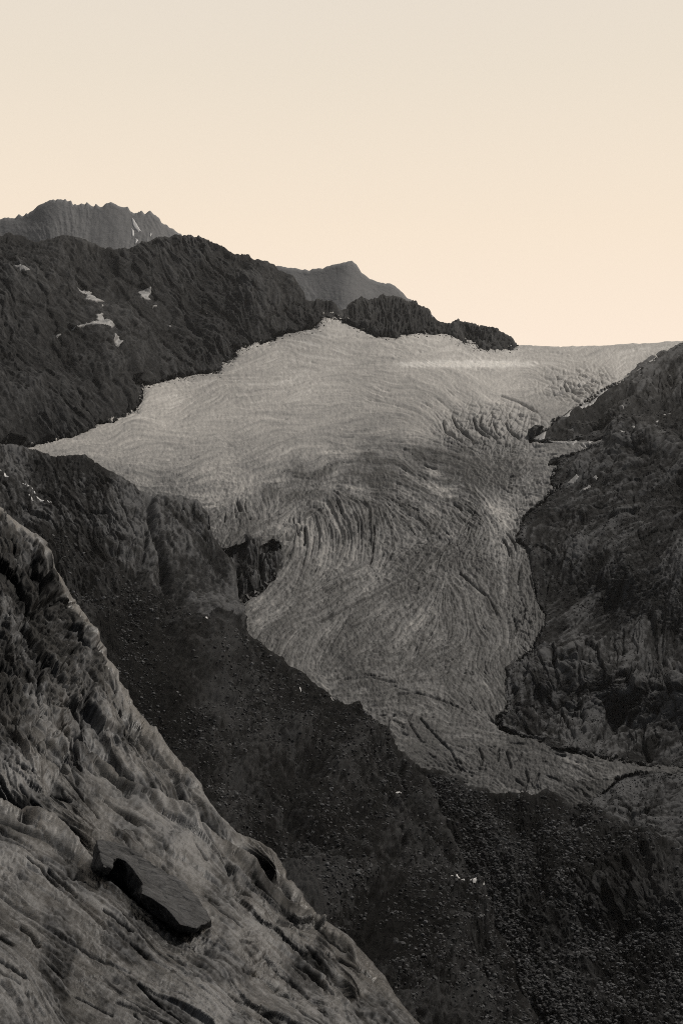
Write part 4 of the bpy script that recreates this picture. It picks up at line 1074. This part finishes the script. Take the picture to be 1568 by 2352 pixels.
As = [(ribbon([(-2, 1082), (14, 1088), (30, 1098)], 1.2), 'thin meltwater trickle at the top of the rock outcrop'),
      (ribbon([(50, 1102), (75, 1115), (81, 1126), (85, 1136), (99, 1142), (118, 1144)], 1.3), 'bent meltwater cascade on the rock outcrop'),
      (ribbon([(67, 1133), (72, 1141), (78, 1150)], 2.2), 'small splashing fall beside the bent cascade')]
for i, (poly, lab) in enumerate(As):
    snow(talusL, poly, lab, seed=70 + i, thick=1.0, rough=1.6, mat=M['snow_and_glint'], name='waterfall', cat='waterfall')
Ts = [(ribbon([(411, 1377), (415, 1381), (419, 1383)], 1.0), 'glint fleck high on the dark slope'), (ribbon([(449, 1420), (455, 1426), (463, 1436)], 1.6), 'short glint streak high on the dark slope'),
      (ribbon([(686, 1564), (692, 1569), (698, 1573)], 1.2), 'glint fleck near the crest above the glacier'), (ribbon([(748, 1607), (755, 1612), (764, 1618)], 1.1), 'glint fleck on the crest above the glacier'),
      (ribbon([(911, 1803), (920, 1805), (929, 1811), (935, 1818)], 1.0), 'thin curved glint line on the rock spur'), (ribbon([(936, 1828), (941, 1832), (946, 1837)], 1.9), 'glint spot at the end of the curved line'),
      ([(985, 1908), (990, 1905), (993, 1913), (988, 1916)], 'glint spot in a cleft of the rock spur'), (ribbon([(1034, 2014), (1046, 2019), (1060, 2026)], 1.6), 'bright glint streak on the rock spur edge'),
      (ribbon([(1046, 2028), (1052, 2036), (1058, 2044)], 1.2), 'thin glint streak under the bright one'), (ribbon([(1068, 2050), (1080, 2057), (1097, 2068)], 3.4), 'brightest glint patch on the rock spur edge'),
      (ribbon([(1104, 2077), (1112, 2085), (1122, 2095)], 1.6), 'glint streak below the brightest patch'), (ribbon([(1152, 2160), (1160, 2165), (1168, 2171)], 1.0), 'lowest glint fleck on the rock spur')]
for i, (poly, lab) in enumerate(Ts):  # glints off wet rock, built as thin white patches
    snow(talusL, poly, lab, seed=90 + i, thick=2.4, rough=1.0, mat=M['snow_and_glint'], group='glints on the dark slope')

# ================================================================== AIR
def haze_box():
    x0, x1, y0, y1, z0, z1 = -4700, 4700, -1600, 8900, -361, 2350
    V = np.array([(x, y, z) for z in (z0, z1) for y in (y0, y1) for x in (x0, x1)], float)
    q = np.array([(0, 2, 3, 1), (4, 5, 7, 6), (0, 1, 5, 4), (2, 6, 7, 3), (0, 4, 6, 2), (1, 3, 7, 5)])
    m = bpy.data.materials.new('thin_haze'); m.use_nodes = True; nt = m.node_tree
    nt.nodes.clear()
    out = nt.nodes.new('ShaderNodeOutputMaterial'); v = nt.nodes.new('ShaderNodeVolumePrincipled')
    v.inputs['Color'].default_value = (.95, .95, .95, 1); v.inputs['Density'].default_value = HAZE
    v.inputs['Anisotropy'].default_value = 0.0
    nt.links.new(v.outputs[0], out.inputs['Volume'])
    props(mesh_obj('haze', V, q, m), 'thin pale haze in the mountain air', 'haze', None, 'stuff')


HAZE = 1.35e-5
if HAZE: haze_box()

# ================================================================== LIGHT
SUN_EL, SUN_AZ = 48.0, 45.0            # azimuth to the right of the view direction
w = bpy.data.worlds.new('World'); bpy.context.scene.world = w; w.use_nodes = True
nt = w.node_tree; bg = nt.nodes['Background']
sky = nt.nodes.new('ShaderNodeTexSky'); sky.sky_type = 'NISHITA'; sky.sun_disc = False
sky.sun_elevation = radians(SUN_EL); sky.sun_rotation = radians(SUN_AZ)
tc = nt.nodes.new('ShaderNodeTexCoord')
sep = nt.nodes.new('ShaderNodeSeparateXYZ'); nt.links.new(tc.outputs['Generated'], sep.inputs[0])
elev = ramp(nt, math_node(nt, 'MULTIPLY_ADD', sep.outputs['Z'], 1.0, 0.1),
            [(0.0, (.005, .005, .005)), (0.09, (.02, .02, .02)), (0.12, (.995, .83, .69)), (0.22, (.985, .825, .68)), (0.34, (.92, .78, .625)), (0.46, (.80, .71, .59)), (0.53, (.76, .685, .59)), (0.75, (.42, .40, .37)), (1.0, (.26, .26, .26))])
dot = nt.nodes.new('ShaderNodeVectorMath'); dot.operation = 'DOT_PRODUCT'
nt.links.new(tc.outputs['Generated'], dot.inputs[0])
g = np.array([math.sin(radians(14)), math.cos(radians(14)), .12]); dot.inputs[1].default_value = g / np.linalg.norm(g)
mr = nt.nodes.new('ShaderNodeMapRange'); mr.interpolation_type = 'SMOOTHSTEP'; nt.links.new(dot.outputs['Value'], mr.inputs['Value'])
mr.inputs['From Min'].default_value = -0.3; mr.inputs['From Max'].default_value = 0.82; mr.inputs['To Min'].default_value = 0.0; mr.inputs['To Max'].default_value = 1.0
mix = nt.nodes.new('ShaderNodeMix'); mix.data_type = 'RGBA'; nt.links.new(mr.outputs[0], mix.inputs['Factor'])
hs = nt.nodes.new('ShaderNodeHueSaturation'); nt.links.new(sky.outputs[0], hs.inputs['Color']); hs.inputs['Saturation'].default_value = 0.35; hs.inputs['Value'].default_value = 0.02
nt.links.new(hs.outputs[0], mix.inputs['A']); nt.links.new(elev, mix.inputs['B'])
nt.links.new(mix.outputs['Result'], bg.inputs['Color']); bg.inputs['Strength'].default_value = 1.10

sl = bpy.data.lights.new('sun', 'SUN'); sl.energy = 2.05; sl.angle = radians(2.5); sl.color = (1, .93, .84)
so = bpy.data.objects.new('sun', sl); C.objects.link(so)
d = Vector((math.sin(radians(SUN_AZ)) * math.cos(radians(SUN_EL)), math.cos(radians(SUN_AZ)) * math.cos(radians(SUN_EL)), math.sin(radians(SUN_EL))))
so.rotation_euler = (-d).to_track_quat('-Z', 'Y').to_euler()

# ================================================================== CAMERA
cam = bpy.data.cameras.new('camera'); cam.sensor_fit = 'VERTICAL'; cam.sensor_height = 36; cam.lens = 40
cam.clip_start = 0.1; cam.clip_end = 60000
co = bpy.data.objects.new('camera', cam); C.objects.link(co); co.rotation_euler = (radians(90), 0, 0)
sc = bpy.context.scene; sc.camera = co
sc.view_settings.view_transform = 'Standard'; sc.view_settings.look = 'None'
sc.view_settings.exposure = 0.0; sc.view_settings.gamma = 1.0; sc.view_settings.use_curve_mapping = False
sc.cycles.max_bounces = 4; sc.cycles.diffuse_bounces = 2; sc.cycles.volume_bounces = 0
sc.cycles.use_denoising = False
sc.cycles.filter_width = 1.0
sc.cycles.sample_clamp_direct = 6; sc.cycles.sample_clamp_indirect = 3
